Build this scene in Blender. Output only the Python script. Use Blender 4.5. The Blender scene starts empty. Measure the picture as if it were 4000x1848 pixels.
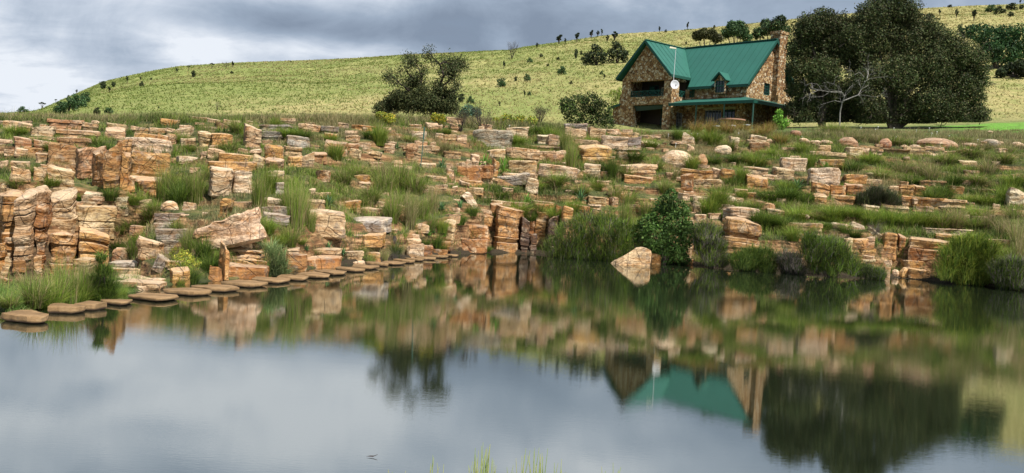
import bpy, math, random
import numpy as np
from mathutils import Vector, Matrix
random.seed(5); RNG = np.random.default_rng(7)
SC = bpy.context.scene; COL = SC.collection
# ------------------------------------------------------------------ camera
FPX = 3600.0; ROLL = math.radians(3.3); PIT = math.atan(176/FPX)
cF = np.array([0, math.cos(PIT), -math.sin(PIT)]); cU0 = np.array([0, math.sin(PIT), math.cos(PIT)]); cX = np.array([1., 0, 0])
cR = math.cos(ROLL)*cX + math.sin(ROLL)*cU0; cU = math.cos(ROLL)*cU0 - math.sin(ROLL)*cX; cO = np.array([0, 0, 2.5])
cam = bpy.data.cameras.new('camera'); co = bpy.data.objects.new('camera', cam); COL.objects.link(co)
co.matrix_world = Matrix(((cR[0], cU[0], -cF[0], 0), (cR[1], cU[1], -cF[1], 0), (cR[2], cU[2], -cF[2], 2.5), (0, 0, 0, 1)))
cam.sensor_width = 36; cam.lens = FPX/4000*36; cam.clip_start = .1; cam.clip_end = 5000; SC.camera = co
# ------------------------------------------------------------------ light and sky
SUN = Vector((.36, -.46, .90)).normalized()
sun = bpy.data.lights.new('sun', 'SUN'); sun.energy = 5.0; sun.angle = math.radians(.5); sun.color = (1, .94, .85)
so = bpy.data.objects.new('sun', sun); COL.objects.link(so); so.rotation_euler = SUN.to_track_quat('Z', 'Y').to_euler()
SC.view_settings.view_transform = 'Standard'; SC.view_settings.look = 'None'; SC.view_settings.gamma = 1
SC.view_settings.exposure = 0.6
W = bpy.data.worlds.new('World'); SC.world = W; W.use_nodes = True
nt = W.node_tree; nt.nodes.clear()
class G:
    """tiny node helper"""
    def __init__(s, t): s.t = t
    def n(s, ty, **k):
        x = s.t.nodes.new(ty)
        for a, b in k.items(): setattr(x, a, b)
        return x
    def put(s, sock, v):
        if hasattr(v, 'is_linked') or hasattr(v, 'links'): s.t.links.new(v, sock)
        else:
            if hasattr(sock, 'default_value'):
                if isinstance(v, (tuple, list)) and len(v) == 3 and sock.type == 'RGBA': v = (*v, 1)
                sock.default_value = v
    def math(s, op, a, b=0., c=0., clamp=False):
        x = s.n('ShaderNodeMath', operation=op, use_clamp=clamp); s.put(x.inputs[0], a); s.put(x.inputs[1], b); s.put(x.inputs[2], c); return x.outputs[0]
    def mix(s, f, a, b, mode='MIX'):
        x = s.n('ShaderNodeMix', data_type='RGBA', blend_type=mode); s.put(x.inputs[0], f); s.put(x.inputs[6], a); s.put(x.inputs[7], b); return x.outputs[2]
    def noise(s, vec, scale, detail=4, rough=.55, dist=0.):
        x = s.n('ShaderNodeTexNoise'); s.put(x.inputs['Vector'], vec); x.inputs['Scale'].default_value = scale; x.inputs['Detail'].default_value = detail
        x.inputs['Roughness'].default_value = rough; x.inputs['Distortion'].default_value = dist; return x
    def ramp(s, f, *st):
        x = s.n('ShaderNodeValToRGB'); s.put(x.inputs[0], f); r = x.color_ramp
        while len(r.elements) < len(st): r.elements.new(.5)
        for e, (p, c) in zip(r.elements, st): e.position = p; e.color = (*c, 1) if len(c) == 3 else c
        return x.outputs[0]
    def rng(s, v, a, b, c=0., d=1., smooth=False):
        x = s.n('ShaderNodeMapRange'); x.interpolation_type = 'SMOOTHSTEP' if smooth else 'LINEAR'; s.put(x.inputs[0], v)
        for i, q in enumerate((a, b, c, d)): x.inputs[i+1].default_value = q
        return x.outputs[0]
    def mapv(s, vec, sc=(1, 1, 1), loc=(0, 0, 0), rot=(0, 0, 0)):
        x = s.n('ShaderNodeMapping'); s.put(x.inputs[0], vec); x.inputs['Scale'].default_value = sc; x.inputs['Location'].default_value = loc; x.inputs['Rotation'].default_value = rot; return x.outputs[0]
def ray(x, y): return cF + (x-2000)/FPX*cR + (924-y)/FPX*cU
def atd(x, y, D): d = ray(x, y); return cO + d*(D/d[1])
g = G(nt)
sky = g.n('ShaderNodeTexSky', sky_type='NISHITA', sun_disc=False, sun_elevation=math.asin(SUN.z), sun_rotation=math.atan2(SUN.x, SUN.y), air_density=1, dust_density=1.5)
tc = g.n('ShaderNodeTexCoord').outputs['Generated']
sep = g.n('ShaderNodeSeparateXYZ'); g.put(sep.inputs[0], tc)
el = g.math('ADD', g.math('MAXIMUM', sep.outputs[2], 0.), .18)
cx = g.math('DIVIDE', sep.outputs[0], el); cy = g.math('DIVIDE', sep.outputs[1], el)
cv = g.n('ShaderNodeCombineXYZ'); g.put(cv.inputs[0], cx); g.put(cv.inputs[1], cy)
n1 = g.noise(g.mapv(cv.outputs[0], (1, 1.1, 1), (3.3, 1.2, 0)), .75, 5, .5, .15).outputs[0]
n2 = g.noise(g.mapv(cv.outputs[0], (1, 1.2, 1), (7.1, 4.4, 0)), 3.4, 8, .62, .5).outputs[0]
def lobe(px, py, wx, wy):
    d = ray(px, py); d = d/np.linalg.norm(d)
    a = g.math('DIVIDE', g.math('SUBTRACT', sep.outputs[0], float(d[0])), wx); b = g.math('DIVIDE', g.math('SUBTRACT', sep.outputs[2], float(d[2])), wy)
    r = g.math('ADD', g.math('POWER', g.math('ABSOLUTE', a), 2.), g.math('POWER', g.math('ABSOLUTE', b), 2.))
    return g.math('EXPONENT', g.math('MULTIPLY', r, -1.))
base = g.math('MULTIPLY_ADD', n1, .55, .06)
n3 = g.noise(g.mapv(tc, (1, 1, 1.7), (5, 2, 1)), 5.5, 7, .6, .4).outputs[0]; base = g.math('ADD', base, g.math('MULTIPLY_ADD', n2, .22, -.06)); base = g.math('ADD', base, g.math('MULTIPLY_ADD', n3, .75, -.33))
for px, py, wx, wy, k in ((770, 215, .05, .022, .40), (1200, 190, .09, .016, .26), (120, 350, .11, .034, .42), (40, 230, .07, .03, .22), (1955, 145, .02, .014, .20), (1600, 200, .06, .012, .12), (430, 250, .07, .03, -.16), (1080, 90, .16, .02, -.24), (1700, 60, .25, .03, -.10), (350, 60, .12, .03, .08), (2700, 60, .25, .05, .05),
                          (1250, -250, .10, .07, .42), (2300, -420, .16, .06, .30), (300, -330, .12, .06, .26), (700, -60, .16, .03, .10), (1800, -120, .14, .04, .12)):
    base = g.math('ADD', base, g.math('MULTIPLY', g.math('MULTIPLY', lobe(px, py, wx, wy), k), g.math('MULTIPLY_ADD', n2, 1.6, .2)))
cloud = g.ramp(base, (.24, (1.95, 2.45, 3.25)), (.42, (2.9, 3.55, 4.5)), (.60, (4.6, 5.2, 6.1)), (.80, (6.8, 7.2, 7.8)))
msk = g.rng(g.math('ADD', n1, g.math('MULTIPLY', n2, .3)), .36, .50, .86, 1.0)
skyc = g.mix(msk, sky.outputs[0], cloud)
bg = g.n('ShaderNodeBackground'); g.put(bg.inputs[0], skyc); bg.inputs[1].default_value = .081
out = g.n('ShaderNodeOutputWorld'); nt.links.new(bg.outputs[0], out.inputs[0])
# ------------------------------------------------------------------ helpers
def h3(i, j, k, s):
    v = (i*374761393 + j*668265263 + k*2147483647 + s*1274126177) & 0xffffffff
    v = ((v ^ (v >> 13))*1274126177) & 0xffffffff
    return ((v ^ (v >> 16)) & 0xffff)/65535.0
def vnoise(P, s=0):
    P = np.asarray(P, float); I = np.floor(P).astype(np.int64); F = P-I; F = F*F*(3-2*F); r = 0
    for a in (0, 1):
        for b in (0, 1):
            for c in (0, 1):
                w = (F[..., 0] if a else 1-F[..., 0])*(F[..., 1] if b else 1-F[..., 1])*(F[..., 2] if c else 1-F[..., 2])
                r = r + w*h3(I[..., 0]+a, I[..., 1]+b, I[..., 2]+c, s)
    return r*2-1
def fbm(P, o=3, s=0):
    r = 0; a = 1.; P = np.asarray(P, float)
    for k in range(o): r = r+a*vnoise(P, s+k*17); P = P*2.03; a *= .5
    return r
def P3(x, y, z=0.): x, y = np.broadcast_arrays(np.asarray(x, float), np.asarray(y, float)); return np.stack([x, y, np.zeros_like(x)+z], -1)
def mesh(name, V, F, mat=None, smooth=False, col=None):
    V = np.asarray(V, np.float32); me = bpy.data.meshes.new(name)
    if isinstance(F, np.ndarray):
        n, k = F.shape; me.vertices.add(len(V)); me.vertices.foreach_set('co', V.ravel()); me.loops.add(n*k)
        me.loops.foreach_set('vertex_index', F.astype(np.int32).ravel()); me.polygons.add(n); me.polygons.foreach_set('loop_start', np.arange(0, n*k, k, dtype=np.int32))
        if smooth: me.polygons.foreach_set('use_smooth', np.ones(n, bool))
        me.update(calc_edges=True)
    else:
        me.from_pydata(V.tolist(), [], F)
        if smooth: me.polygons.foreach_set('use_smooth', np.ones(len(me.polygons), bool))
    if col is not None:
        at = me.color_attributes.new('Col', 'FLOAT_COLOR', 'POINT'); c = np.ones((len(V), 4), np.float32); c[:, :3] = col; at.data.foreach_set('color', c.ravel())
    if mat: me.materials.append(mat)
    return me
def link(name, me, parent=None, loc=None, rz=0, sc=None):
    o = bpy.data.objects.new(name, me); COL.objects.link(o)
    if parent: o.parent = parent
    if loc is not None: o.location = [float(v) for v in loc]
    if rz: o.rotation_euler[2] = rz
    if sc is not None: o.scale = sc if hasattr(sc, '__len__') else (sc, sc, sc)
    return o
def tag(o, label=None, cat=None, group=None, kind=None):
    if label: o['label'] = label
    if cat: o['category'] = cat
    if group: o['group'] = group
    if kind: o['kind'] = kind
    return o
class MB:
    """collects shapes into one mesh"""
    def __init__(s): s.V = []; s.F = []
    def add(s, V, F): n = len(s.V); s.V += [tuple(map(float, v)) for v in V]; s.F += [tuple(i+n for i in f) for f in F]; return s
    def box(s, a, b, M=None):
        x0, y0, z0 = a; x1, y1, z1 = b
        V = [(x0, y0, z0), (x1, y0, z0), (x1, y1, z0), (x0, y1, z0), (x0, y0, z1), (x1, y0, z1), (x1, y1, z1), (x0, y1, z1)]
        if M: V = [M(v) for v in V]
        return s.add(V, [(0, 3, 2, 1), (4, 5, 6, 7), (0, 1, 5, 4), (1, 2, 6, 5), (2, 3, 7, 6), (3, 0, 4, 7)])
    def prism(s, pts, off):
        """polygon pts (3-D) extruded by vector off"""
        n = len(pts); off = np.array(off); A = [np.array(p, float) for p in pts]; B = [p+off for p in A]
        return s.add(A+B, [tuple(range(n))[::-1], tuple(range(n, 2*n))]+[(i, (i+1) % n, n+(i+1) % n, n+i) for i in range(n)])
    def bar(s, p, q, w, h=None):
        p = Vector(p); q = Vector(q); d = (q-p).normalized(); a = d.cross(Vector((0, 0, 1)))
        if a.length < .01: a = Vector((1, 0, 0))
        a.normalize(); b = d.cross(a); h = h or w; V = []
        for c in (p, q):
            for i, j in ((-1, -1), (1, -1), (1, 1), (-1, 1)): V.append(c+a*i*w/2+b*j*h/2)
        return s.add(V, [(0, 1, 2, 3), (7, 6, 5, 4), (0, 4, 5, 1), (1, 5, 6, 2), (2, 6, 7, 3), (3, 7, 4, 0)])
    def tube(s, pts, rad, n=6):
        V = []; F = []; m = len(pts)
        for k in range(m):
            p = Vector(pts[k]); d = Vector(pts[min(k+1, m-1)])-Vector(pts[max(k-1, 0)])
            if d.length < 1e-6: d = Vector((0, 0, 1))
            d.normalize(); a = d.cross(Vector((.13, .37, .9))).normalized(); b = d.cross(a)
            for i in range(n): t = 2*math.pi*i/n; V.append(p+(a*math.cos(t)+b*math.sin(t))*rad[k])
        for k in range(m-1):
            for i in range(n): F.append((k*n+i, k*n+(i+1) % n, (k+1)*n+(i+1) % n, (k+1)*n+i))
        F.append(tuple(range(n))[::-1]); F.append(tuple((m-1)*n+i for i in range(n)))
        return s.add(V, F)
    def disc(s, c, r, z0, z1, n=20, jit=0):
        V = []
        for z in (z0, z1):
            for i in range(n): t = 2*math.pi*i/n; rr = r*(1+jit*math.sin(3*t+1)+jit*.6*math.sin(5*t)); V.append((c[0]+rr*math.cos(t), c[1]+rr*math.sin(t), z))
        return s.add(V, [tuple(range(n))[::-1], tuple(range(n, 2*n))]+[(i, (i+1) % n, n+(i+1) % n, n+i) for i in range(n)])
    def build(s, name, mat, parent=None, smooth=False): return link(name, mesh(name, s.V, s.F, mat, smooth), parent)
def pmat(name, fn):
    m = bpy.data.materials.new(name); m.use_nodes = True; t = m.node_tree; t.nodes.clear(); q = G(t)
    o = q.n('ShaderNodeOutputMaterial'); t.links.new(fn(q), o.inputs[0]); return m
def princ(q, col, rough=.8, bump=None, bs=.3, bd=.05, **k):
    p = q.n('ShaderNodeBsdfPrincipled'); q.put(p.inputs['Base Color'], col); q.put(p.inputs['Roughness'], rough)
    p.inputs['Specular IOR Level'].default_value = k.pop('spec', .25)
    for a, b in k.items(): q.put(p.inputs[a], b)
    if bump is not None:
        bn = q.n('ShaderNodeBump'); bn.inputs['Strength'].default_value = bs; bn.inputs['Distance'].default_value = bd; q.put(bn.inputs['Height'], bump); q.t.links.new(bn.outputs[0], p.inputs['Normal'])
    return p.outputs[0]
# ------------------------------------------------------------------ materials
def m_rock(q):
    oi = q.n('ShaderNodeObjectInfo'); tc = q.n('ShaderNodeTexCoord').outputs['Object']
    off = q.n('ShaderNodeVectorMath', operation='ADD'); q.put(off.inputs[0], tc); q.put(off.inputs[1], q.math('MULTIPLY', oi.outputs['Random'], 50.)); v = off.outputs[0]
    wv = q.noise(v, 1.4, 3).outputs[0]
    w2 = q.n('ShaderNodeVectorMath', operation='ADD'); q.put(w2.inputs[0], v)
    cz = q.n('ShaderNodeCombineXYZ'); q.put(cz.inputs[2], q.math('MULTIPLY', wv, .35)); q.put(w2.inputs[1], cz.outputs[0])
    band = q.noise(q.mapv(w2.outputs[0], (.9, .9, 6.5)), 1.2, 5, .62).outputs[0]
    patch = q.noise(v, 1.7, 5, .6).outputs[0]; fine = q.noise(v, 14, 4, .65).outputs[0]
    tint = oi.outputs['Color']
    dark = q.mix(1., tint, (.60, .44, .28, 1), 'MULTIPLY'); rust = (.42, .19, .065, 1)
    c = q.mix(q.rng(band, .36, .60), dark, tint)
    c = q.mix(q.rng(patch, .54, .72, 0, .55), c, rust)
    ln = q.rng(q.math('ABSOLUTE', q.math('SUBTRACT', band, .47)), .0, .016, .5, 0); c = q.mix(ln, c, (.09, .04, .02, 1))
    c = q.mix(q.rng(q.noise(v, 2.4, 5, .65).outputs[0], .54, .68, 0, .65), c, (.66, .52, .35, 1))
    lich = q.noise(v, 3.3, 6, .7).outputs[0]
    c = q.mix(q.rng(lich, .53, .63, 0, .6), c, (.15, .13, .11, 1))
    c = q.mix(q.rng(fine, .34, .56, .5, 0), c, (.10, .055, .03, 1))
    crack = q.n('ShaderNodeTexVoronoi', feature='DISTANCE_TO_EDGE'); q.put(crack.inputs['Vector'], q.mapv(w2.outputs[0], (.9, .9, 1.3))); crack.inputs['Scale'].default_value = 1.5
    cr = q.rng(crack.outputs[0], 0, .022); c = q.mix(q.math('MULTIPLY', q.math('SUBTRACT', 1., cr), .4), c, (.06, .03, .018, 1))
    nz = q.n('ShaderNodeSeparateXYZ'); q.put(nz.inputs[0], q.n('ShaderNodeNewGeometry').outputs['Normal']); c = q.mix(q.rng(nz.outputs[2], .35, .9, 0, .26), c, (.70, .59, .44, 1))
    h = q.math('ADD', q.math('MULTIPLY', band, 1.4), q.math('ADD', q.math('MULTIPLY', fine, .5), q.math('MULTIPLY', cr, .5)))
    return princ(q, c, .88, h, .9, .07)
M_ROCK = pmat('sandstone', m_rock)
def m_ground(q):
    geo = q.n('ShaderNodeNewGeometry'); pos = geo.outputs['Position']; s = q.n('ShaderNodeSeparateXYZ'); q.put(s.inputs[0], geo.outputs['Normal'])
    steep = q.rng(s.outputs[2], .62, .85)
    soil = q.ramp(q.noise(pos, 1.3, 6, .65).outputs[0], (.3, (.022, .028, .010)), (.5, (.060, .072, .022)), (.62, (.15, .13, .05)), (.75, (.20, .13, .07)))
    band = q.noise(q.mapv(pos, (.6, .6, 7)), 1.5, 5, .6).outputs[0]
    rk = q.ramp(band, (.3, (.045, .022, .012)), (.45, (.16, .08, .035)), (.6, (.36, .22, .11)), (.78, (.52, .37, .22)))
    rk = q.mix(q.rng(q.noise(pos, 2.2, 5, .7).outputs[0], .48, .62, 0, .8), rk, (.05, .045, .02, 1))
    sp = q.n('ShaderNodeSeparateXYZ'); q.put(sp.inputs[0], pos)
    far = q.rng(sp.outputs[1], 70, 92)
    # hillside grass: green to the left, straw to the right, tufts and small bare patches
    n1 = q.noise(q.mapv(pos, (1, .55, 1)), .05, 4, .6).outputs[0]; n2 = q.noise(q.mapv(pos, (1, .5, 1)), .75, 4, .7).outputs[0]; n3 = q.noise(q.mapv(pos, (1, .5, 1)), .22, 5, .65).outputs[0]
    gold = q.math('ADD', q.rng(sp.outputs[0], -60, 45, -.18, .38), q.math('MULTIPLY', q.math('SUBTRACT', n1, .5), 2.2))
    gc = q.mix(q.rng(gold, -.12, .42), (.185, .215, .06, 1), (.33, .285, .12, 1))
    gc = q.mix(q.rng(n2, .38, .55, .6, 0), gc, (.15, .19, .045, 1))
    gc = q.mix(q.rng(n3, .56, .72, 0, .6), gc, (.36, .34, .12, 1))
    gc = q.mix(q.rng(q.noise(pos, .35, 5, .7).outputs[0], .66, .72, 0, .7), gc, (.24, .15, .08, 1))
    lawn = q.math('MULTIPLY', q.rng(sp.outputs[0], 33.5, 35.5), q.math('MULTIPLY', q.rng(sp.outputs[1], 57, 59), q.rng(sp.outputs[1], 80, 78)))
    yard = q.math('MULTIPLY', q.rng(sp.outputs[0], 6, 8), q.math('MULTIPLY', q.rng(sp.outputs[1], 56, 62), q.rng(sp.outputs[1], 97, 93)))
    near = q.mix(q.math('MULTIPLY', yard, .8), q.mix(steep, rk, soil), (.085, .135, .035, 1))
    wet = q.math('MULTIPLY', q.rng(sp.outputs[2], .12, .32, 1, 0), q.rng(sp.outputs[1], 24, 28)); near = q.mix(wet, near, (.035, .026, .015, 1))
    c = q.mix(far, near, gc); c = q.mix(q.math('MULTIPLY', lawn, q.rng(q.noise(pos, .6, 5, .7).outputs[0], .35, .6, .4, 1)), c, (.12, .29, .035, 1))
    bm = q.math('ADD', q.noise(pos, 2.5, 6, .7).outputs[0], q.math('MULTIPLY', band, 1.)); bm = q.math('ADD', bm, q.math('MULTIPLY', n2, 8.))
    return princ(q, c, .95, bm, .8, .12)
M_GROUND = pmat('ground', m_ground)
def m_leaf(q, tr=.3, rough=.6):
    at = q.n('ShaderNodeAttribute', attribute_name='Col').outputs[0]; oi = q.n('ShaderNodeObjectInfo')
    c = q.mix(1., at, oi.outputs['Color'], 'MULTIPLY')
    p = princ(q, c, rough, spec=.18); t = q.n('ShaderNodeBsdfTranslucent'); q.put(t.inputs[0], c)
    m = q.n('ShaderNodeMixShader'); m.inputs[0].default_value = tr; q.t.links.new(p, m.inputs[1]); q.t.links.new(t.outputs[0], m.inputs[2]); return m.outputs[0]
M_GRASS = pmat('grass_blades', lambda q: m_leaf(q, .35)); M_LEAF = pmat('leaves', lambda q: m_leaf(q, .2))
M_BARK = pmat('bark', lambda q: princ(q, q.ramp(q.noise(q.n('ShaderNodeTexCoord').outputs['Object'], 6, 5).outputs[0], (.3, (.035, .028, .022)), (.7, (.12, .10, .08))), .9, q.noise(q.n('ShaderNodeTexCoord').outputs['Object'], 20, 4).outputs[0], .6, .02))
M_DEAD = pmat('bleached_wood', lambda q: princ(q, q.ramp(q.noise(q.n('ShaderNodeTexCoord').outputs['Object'], 5, 5).outputs[0], (.3, (.13, .12, .11)), (.7, (.30, .29, .27))), .85))
M_BURNT = pmat('dark_twigs', lambda q: princ(q, q.ramp(q.noise(q.n('ShaderNodeTexCoord').outputs['Object'], 5, 5).outputs[0], (.3, (.02, .016, .014)), (.7, (.07, .05, .045))), .9))
def m_step(q):
    tc = q.n('ShaderNodeTexCoord').outputs['Object']; geo = q.n('ShaderNodeNewGeometry'); s = q.n('ShaderNodeSeparateXYZ'); q.put(s.inputs[0], geo.outputs['Normal'])
    c = q.ramp(q.noise(tc, 3, 6, .65).outputs[0], (.3, (.11, .07, .034)), (.55, (.235, .145, .07)), (.75, (.35, .235, .125)))
    ps = q.n('ShaderNodeSeparateXYZ'); q.put(ps.inputs[0], geo.outputs['Position'])
    c = q.mix(q.rng(q.math('ADD', ps.outputs[2], q.math('MULTIPLY', q.noise(tc, 8, 3).outputs[0], .05)), .045, .085, 1, 0), c, (.05, .032, .022, 1))
    c = q.mix(q.rng(q.noise(tc, 11, 4, .7).outputs[0], .6, .7, 0, .5), c, (.1, .075, .055, 1))
    return princ(q, c, .9, q.noise(tc, 9, 6, .7).outputs[0], .8, .03)
M_STEP = pmat('wet_footed_sandstone', m_step)
def m_water(q):
    pos = q.n('ShaderNodeNewGeometry').outputs['Position']
    a = q.noise(q.mapv(pos, (1.0, 3.2, 1), rot=(0, 0, .12)), 1.15, 4, .6).outputs[0]
    b = q.noise(q.mapv(pos, (2.2, 9, 1), rot=(0, 0, -.1)), 3.2, 3, .6).outputs[0]
    calm = q.rng(q.noise(q.mapv(pos, (1, 1.6, 1), (3, 5, 0)), .13, 3).outputs[0], .38, .62, .35, 1.)
    c_ = q.noise(q.mapv(pos, (3.5, 11, 1), rot=(0, 0, .25)), 5., 2, .5).outputs[0]; h = q.math('MULTIPLY', q.math('ADD', q.math('MULTIPLY', a, .55), q.math('ADD', q.math('MULTIPLY', b, .5), q.math('MULTIPLY', c_, .3))), calm)
    bn = q.n('ShaderNodeBump'); bn.inputs['Strength'].default_value = .07; bn.inputs['Distance'].default_value = .009; q.put(bn.inputs['Height'], h)
    gl = q.n('ShaderNodeBsdfGlossy'); gl.inputs['Roughness'].default_value = .0; gl.inputs[0].default_value = (.93, .95, .93, 1)
    df = q.n('ShaderNodeBsdfDiffuse'); df.inputs[0].default_value = (.012, .017, .009, 1)
    fr = q.n('ShaderNodeFresnel'); fr.inputs[0].default_value = 1.55
    for x in (gl, df, fr): q.t.links.new(bn.outputs[0], x.inputs['Normal'])
    f = q.math('MULTIPLY_ADD', fr.outputs[0], .36, .50, clamp=True)
    m = q.n('ShaderNodeMixShader'); q.put(m.inputs[0], f); q.t.links.new(df.outputs[0], m.inputs[1]); q.t.links.new(gl.outputs[0], m.inputs[2]); return m.outputs[0]
M_WATER = pmat('pool_water', m_water)
def m_wall(q):
    tc = q.n('ShaderNodeTexCoord').outputs['Object']
    nz = q.noise(tc, 2.5, 2); v = q.n('ShaderNodeVectorMath', operation='ADD'); q.put(v.inputs[0], tc); sc = q.n('ShaderNodeVectorMath', operation='SCALE'); q.put(sc.inputs[0], nz.outputs[1]); sc.inputs['Scale'].default_value = .22; q.put(v.inputs[1], sc.outputs[0])
    vo = q.n('ShaderNodeTexVoronoi'); vo.inputs['Scale'].default_value = 5.; q.put(vo.inputs['Vector'], v.outputs[0]); ve = q.n('ShaderNodeTexVoronoi', feature='DISTANCE_TO_EDGE'); ve.inputs['Scale'].default_value = 5.; q.put(ve.inputs['Vector'], v.outputs[0])
    s = q.n('ShaderNodeSeparateColor'); q.put(s.inputs[0], vo.outputs['Color'])
    c = q.ramp(s.outputs[0], (.0, (.17, .085, .038)), (.22, (.27, .145, .06)), (.42, (.37, .225, .10)), (.62, (.46, .31, .155)), (.80, (.56, .43, .26)), (.94, (.64, .55, .40)))
    c = q.mix(q.rng(q.noise(tc, 9, 4, .7).outputs[0], .45, .7, 0, .5), c, (.16, .07, .03, 1))
    e = q.rng(ve.outputs[0], .02, .075); c = q.mix(e, (.055, .032, .02, 1), c)
    return princ(q, c, .88, e, .9, .05)
M_WALL = pmat('fieldstone', m_wall)
def flat(name, col, rough=.6, v=.15, sc=3., **k):
    def f(q):
        tc = q.n('ShaderNodeTexCoord').outputs['Object']; n = q.noise(tc, sc, 5, .6).outputs[0]
        return princ(q, q.mix(n, tuple(x*(1-v) for x in col)+(1,), tuple(min(1, x*(1+v)) for x in col)+(1,)), rough, **k)
    return pmat(name, f)
M_ROOF = flat('green_sheet_roof', (.020, .108, .082), .5, .2, .8, spec=.4); M_SEAM = flat('dark_sheet_joint', (.015, .080, .060), .5); M_FASC = flat('dark_green_trim', (.010, .065, .048), .5)
M_DARKIN = flat('interior_plaster', (.06, .045, .035), .9); M_GLASS = flat('dark_glass', (.02, .024, .03), .08, spec=.6); M_BARS = flat('grey_bars', (.22, .22, .24), .6)
M_WHITE = flat('white_metal', (.58, .59, .62), .5, .05); M_POST = flat('green_post', (.04, .10, .08), .6); M_TIMB = flat('pale_lintel', (.33, .30, .2), .8)
M_TOP = flat('red_stone_top', (.36, .20, .14), .8, .25); M_CLOTH = flat('grey_awning', (.035, .06, .055), .8)
# ------------------------------------------------------------------ terrain
SHORE = ((0, 1215), (60, 1240), (300, 1180), (500, 1150), (650, 1120), (860, 1100), (1000, 1085), (1200, 1055), (1400, 1030), (1600, 1012), (1750, 1000), (1900, 988), (2100, 990), (2200, 1003), (2400, 1018), (2500, 1030), (2700, 1035), (2900, 1050), (3100, 1065), (3300, 1078), (3500, 1085), (3700, 1105), (3850, 1120), (4000, 1140))
def onwater(x, y): d = ray(x, y); return cO + d*(2.5/-d[2])
_w = np.array([onwater(x, y) for x, y in SHORE]); _o = np.argsort(_w[:, 0]/_w[:, 1]); SU = (_w[:, 0]/_w[:, 1])[_o]; SD = _w[:, 1][_o]+.35
EU = []; ED = []; EZ = []
for x, y, d in ((-300, 470, 44), (0, 468, 44), (400, 470, 44), (900, 466, 45), (1400, 470, 47), (1750, 478, 50), (2100, 492, 52), (2400, 519, 53), (2600, 524, 54), (2950, 524, 54), (3250, 532, 54), (3500, 552, 54), (3800, 566, 54), (4000, 572, 53), (4400, 590, 52)):
    p = atd(x, y, d); EU.append(p[0]/p[1]); ED.append(d); EZ.append(p[2])
BU = []; BZ = []      # ground height at 85 m
for x, y in ((-300, 446), (0, 448), (130, 452), (500, 455), (900, 458), (1400, 462), (1900, 477), (2350, 508), (2700, 506), (2950, 500), (3250, 490), (3500, 488), (3750, 478), (3900, 468), (4300, 450)):
    p = atd(x, y, 85.); BU.append(p[0]/85.); BZ.append(p[2])
DC = 240.
CU = []; CZ = []      # ridge line
for x, y in ((-900, 560), (-300, 520), (0, 462), (70, 450), (130, 440), (220, 400), (330, 350), (400, 320), (480, 300), (600, 275), (700, 258), (900, 245), (1200, 235), (1350, 229), (1560, 215), (1775, 205), (1990, 195), (2050, 182), (2180, 165), (2350, 140), (2450, 130), (2600, 122), (2750, 110), (3000, 85), (3140, 70), (3400, 45), (3640, 30), (3800, 22), (4000, 15), (4500, 0)):
    p = atd(x, y, DC); CU.append(p[0]/DC); CZ.append(p[2])
LP = []
for u_, nodes in ((-.62, 0), (-.43, 0), (-.39, ((.8, -.05), (2.5, -.4), (-24, -.3), (-27, .8), (-30, 1.7), (-34, 2.4), (-36, 3.1))), (-.30, ((.8, -.1), (-23.4, .0), (-24.3, .8), (-27, 1.5), (-30, 2.2))), (-.20, ((.4, .1), (1, .7), (-29, 1.5), (-33, 2.5)))):
    nodes = nodes or ((.8, -.05), (3, -.6), (-27, -.95), (-28, -.9), (-28.5, 1.8), (-29, 2.0), (-34.6, 2.1), (-35.3, 3.2), (-40, 3.95))
    a = float(np.interp(u_, SU, SD)); b = float(np.interp(u_, EU, ED)); T_ = [0.]+[((a+d if d > 0 else -d)-a)/(b-a) for d, z in nodes]+[1.]; LP.append((u_, T_, [.04]+[z for d, z in nodes]+[float(np.interp(u_, EU, EZ))]))
def left_profile(u, t):
    Z = [np.interp(t, T_, z_) for _, T_, z_ in LP]; r = Z[0]
    for i in range(1, len(LP)):
        k = np.clip((u-LP[i-1][0])/(LP[i][0]-LP[i-1][0]), 0, 1); r = np.where(u > LP[i-1][0], Z[i-1]*(1-k)+Z[i]*k, r)
    return r
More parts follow.
